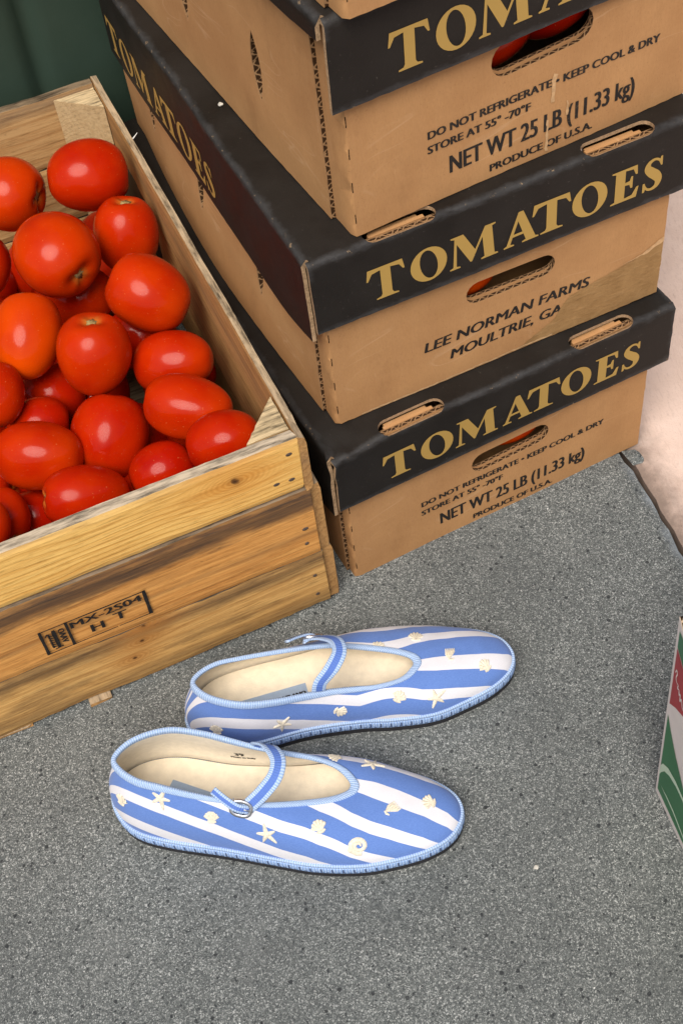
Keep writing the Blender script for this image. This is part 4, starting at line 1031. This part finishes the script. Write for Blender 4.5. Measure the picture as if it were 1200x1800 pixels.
    for i, p in enumerate(cp):
        t = (cp[min(i + 1, len(cp) - 1)] - cp[max(i - 1, 0)]).normalized(); a = Vector((.94, -.10, -.10)); wd = (a - t * a.dot(t)).normalized()
        wv.append(wd * .0062); nv.append(t.cross(wd).normalized())
    bm, uvl, rings, s = ribbon(cp, wv, nv, .0013); skin(bm, uvl, rings, s); st = fin('strap', bm, M['strap'])
    # free strap end through the buckle
    K = [(.1260, -.0310, .0640), (.1180, -.0325, .0690), (.1080, -.0285, .0740), (.0985, -.0230, .0785)]
    cp = [Vector(p) for p in crom(K, 6)]; wv = []; nv = []
    for i, p in enumerate(cp):
        t = (cp[min(i + 1, len(cp) - 1)] - cp[max(i - 1, 0)]).normalized(); a = Vector((.35, .55, .75)); wd = (a - t * a.dot(t)).normalized()
        wv.append(wd * .0038); nv.append(t.cross(wd).normalized())
    bm, uvl, rings, s = ribbon(cp, wv, nv, .0011); skin(bm, uvl, rings, s); fin('strap_end', bm, M['strap'], st)
    # buckle: rounded frame, prong and the little tab that carries it
    bc = Vector((.1205, -.0315, .0665)); bx_ = Vector((.95, -.05, -.30)).normalized(); bn = Vector((.1, -.80, .58)).normalized(); by = bn.cross(bx_).normalized(); bx_ = by.cross(bn)
    path = [bc + bx_ * (.0078 * math.copysign(abs(math.cos(a)) ** .75, math.cos(a))) + by * (.0062 * math.copysign(abs(math.sin(a)) ** .75, math.sin(a))) for a in [2 * math.pi * i / 32 for i in range(32)]]
    bm, uvl, rings, s = ribbon(path, [(p - bc).normalized() * .0017 for p in path], [bn] * 32, .0016); skin(bm, uvl, rings, s, True); bk = fin('buckle', bm, M['metal'])
    pr_ = [bc + bx_ * k + bn * .0010 for k in (-.009, -.003, .003, .0095)]
    bm, uvl, rings, s = ribbon(pr_, [by * .0007] * 4, [bn] * 4, .0006); skin(bm, uvl, rings, s); fin('prong', bm, M['metal'], bk)
    K = [(.112, -.0275, .0655), (.118, -.0300, .0660), (.1225, -.0310, .0660)]
    cp = [Vector(p) for p in crom(K, 5)]
    bm, uvl, rings, s = ribbon(cp, [by * .0050] * len(cp), [bn] * len(cp), .0012); skin(bm, uvl, rings, s); fin('buckle_tab', bm, M['bind'], bk)
    bm = bmesh.new(); bmesh.ops.create_uvsphere(bm, u_segments=14, v_segments=8, radius=.0028)
    for v in bm.verts: v.co.z *= .4
    bm.transform(Matrix.Translation(bc - bx_ * .006 + bn * .0015) @ bn.to_track_quat('Z', 'Y').to_matrix().to_4x4()); fin('rivet', bm, M['metal'], bk)
    # woven label on the insole
    def ins(u, v, k=0): return Vector((u, v, .02675 + k))
    lx, ly, rot = lab_[0], lab_[1], R_(lab_[2])
    lf_ = lambda u, v: ins(lx + u * math.cos(rot) - v * math.sin(rot), ly + u * math.sin(rot) + v * math.cos(rot))
    tg = print_mesh('insole_label', [([(-.030, -.011), (.030, -.011), (.030, .011), (-.030, .011)], [])], lf_, M['tag'], root)
    if not size_print:
        text_mesh('label_lettering', 'ETO - VIANI MILANO', -.024, -.0010, .052, .0048, lambda u, v: lf_(u, v) + Vector((0, 0, .0003)), M['ink'], tg, .02)
    else:
        tb = [upper(.775, .45), upper(.715, .45)]
        def lin(u, v):                         # printed on the inner side wall
            t = .797 - u * 1.1; s_ = .38 + v * 20; p = upper(t, s_); return p - upper_n(t, s_) * .0021
        text_mesh('size_lettering', '39', .0030, .0005, .0095, .0062, lin, M['ink'], root, .03)
        text_mesh('size_lettering', 'Made in Italy', -.002, -.0040, .024, .0022, lin, M['ink'], root, .03)
    # embroidered motifs
    bv = BVHTree.FromPolygons([v.co.copy() for v in up_o.data.vertices], [p.vertices[:] for p in up_o.data.polygons])
    for kind, c, tip in motifs:
        c = Vector(c); loc_, n_, _, _ = bv.find_nearest(c); y = (Vector(tip) - c); y = (y - n_ * y.dot(n_))
        size = 1.0; y.normalize(); x = y.cross(n_).normalized()
        if n_.dot(Vector((0, 0, 1)) + (loc_ - Vector((.15, 0, .03))).normalized()) < 0: n_ = -n_
        x = y.cross(n_).normalized()
        bm = bmesh.new(); ms_ = {'star': .92, 'snail': .95}.get(kind, .76)
        def put(px, py, h):
            px *= ms_; py *= ms_; h *= .6; q = loc_ + x * px + y * py; l2, n2, _, _ = bv.find_nearest(q)
            if n2.dot(n_) < 0: n2 = -n2
            return bm.verts.new(l2 + n2 * h)
        def lobe(pts, wid, hh):               # a raised satin-stitch rib along pts
            rg = []
            for i, p in enumerate(pts):
                a = Vector(pts[max(0, i - 1)]); b = Vector(pts[min(len(pts) - 1, i + 1)]); t = (b - a).normalized(); nn = Vector((-t.y, t.x)) * wid[i] / 2
                c_ = Vector(p); rg.append((put(*(c_ + nn), .0001), put(*(c_ + nn * .6), hh * .8), put(*c_, hh), put(*(c_ - nn * .6), hh * .8), put(*(c_ - nn), .0001)))
            for i in range(len(rg) - 1):
                for k_ in range(4): bm.faces.new((rg[i][k_], rg[i + 1][k_], rg[i + 1][k_ + 1], rg[i][k_ + 1]))
        if kind == 'shell':
            for k_ in range(6):
                a = R_(-50 + 20 * k_); r1 = .0125 * (1 - .06 * abs(k_ - 2.5))
                lobe([(math.sin(a) * r * .92, -.0065 + math.cos(a) * r) for r in (.001, r1 * .5, r1 * .85, r1, r1 * 1.05)], [.0014, .0027, .0038, .0036, .0012], .0016)
            lobe([(-.0050, -.0062), (-.002, -.0072), (.002, -.0072), (.0050, -.0062)], [.0022, .0034, .0034, .0022], .0018)
        elif kind == 'cockle':
            for k_ in range(5):
                x0 = -.005 + .0025 * k_
                lobe([(x0 * .5 - .002, -.0075 + .001 * k_), (x0 + .0005, 0), (x0 * .9 + .0035, .007 - .0009 * k_)], [.0016, .0030, .0014], .0016)
            lobe([(-.006, -.0068), (-.003, -.0082), (.0005, -.0082)], [.0014, .003, .0014], .0016)
        elif kind == 'star':
            for k_ in range(5):
                a = R_(72 * k_); r1 = .0098 * (1.15 if k_ in (0, 2) else .9)
                lobe([(math.sin(a) * r, math.cos(a) * r) for r in (0, r1 * .4, r1 * .8, r1)], [.0044, .0040, .0026, .0010], .0020)
        else:
            S_ = []
            for i in range(34):
                a = i / 33 * 3.6 * math.pi; r = .0012 + .0058 * (i / 33) ** .9; S_.append((math.cos(a) * r * 1.1, math.sin(a) * r))
            lobe(S_, [.0018 + .0034 * i / 33 for i in range(34)], .0018)
            lobe([(-.004, -.006), (-.0065, -.0045), (-.0095, -.0035)], [.003, .0044, .0012], .0015)
        bmesh.ops.recalc_face_normals(bm, faces=bm.faces)
        from_bm({'shell': 'embroidered_shell', 'cockle': 'embroidered_shell', 'star': 'embroidered_starfish', 'snail': 'embroidered_snail'}[kind], bm, M['shell'], root, True)
    root.scale = (sc_, sc_, sc_)
    return root
MOT1 = [
    ('star', (0.0546, -0.0269, 0.0665), (0.0588, -0.0244, 0.0756)), ('shell', (0.0955, -0.0353, 0.057), (0.095, -0.0308, 0.0635)),
    ('star', (0.1398, -0.0445, 0.0478), (0.1383, -0.0403, 0.0539)), ('shell', (0.1803, -0.035, 0.0507), (0.1768, -0.0296, 0.0528)),
    ('snail', (0.2123, -0.0448, 0.0373), (0.2121, -0.0396, 0.0414)), ('cockle', (0.2367, -0.0136, 0.0444), (0.24, -0.0049, 0.0446)),
    ('shell', (0.2642, -0.0041, 0.0398), (0.2589, -0.0035, 0.0411)), ('shell', (0.186, 0.026, 0.0489), (0.1826, 0.0251, 0.0502)),
    ('star', (0.2172, 0.0254, 0.0436), (0.2217, 0.025, 0.0429)), ('shell', (0.019, -0.0234, 0.054), (0.0199, -0.0212, 0.0595))]
MOT2 = [
    ('shell', (0.0265, -0.0281, 0.0413), (0.0261, -0.0262, 0.0494)), ('star', (0.0827, -0.0317, 0.0369), (0.0883, -0.0306, 0.0424)),
    ('shell', (0.1763, 0.0201, 0.0537), (0.1803, 0.024, 0.0528)), ('shell', (0.2095, 0.028, 0.0465), (0.2097, 0.0293, 0.0462)),
    ('cockle', (0.2348, 0.0037, 0.0455), (0.2315, 0.012, 0.0454)), ('shell', (0.2626, -0.0093, 0.0383), (0.2595, -0.0058, 0.0401)),
    ('shell', (0.1853, -0.0299, 0.0451), (0.1895, -0.026, 0.0482)), ('star', (0.2163, -0.0333, 0.0358), (0.2227, -0.0305, 0.0383)),
    ('shell', (0.134, -0.0301, 0.0365), (0.138, -0.0305, 0.0339))]
S1 = shoe('nearer blue and white striped mary jane, its size printed inside, with shells on the toe', (-.2190, .5215, 0), R_(-12.7), False, .21, .045, .0325, MOT1, True, .98)
QDZ[0] = -.009
S2 = shoe('farther blue and white striped mary jane standing against the wooden crate, woven insole label', (-.1555, .5780, 0), R_(1.6), True, .0, -.006, .0325, MOT2, False, .968, -.007, .32, .15, (.0785, -.0035, 7))
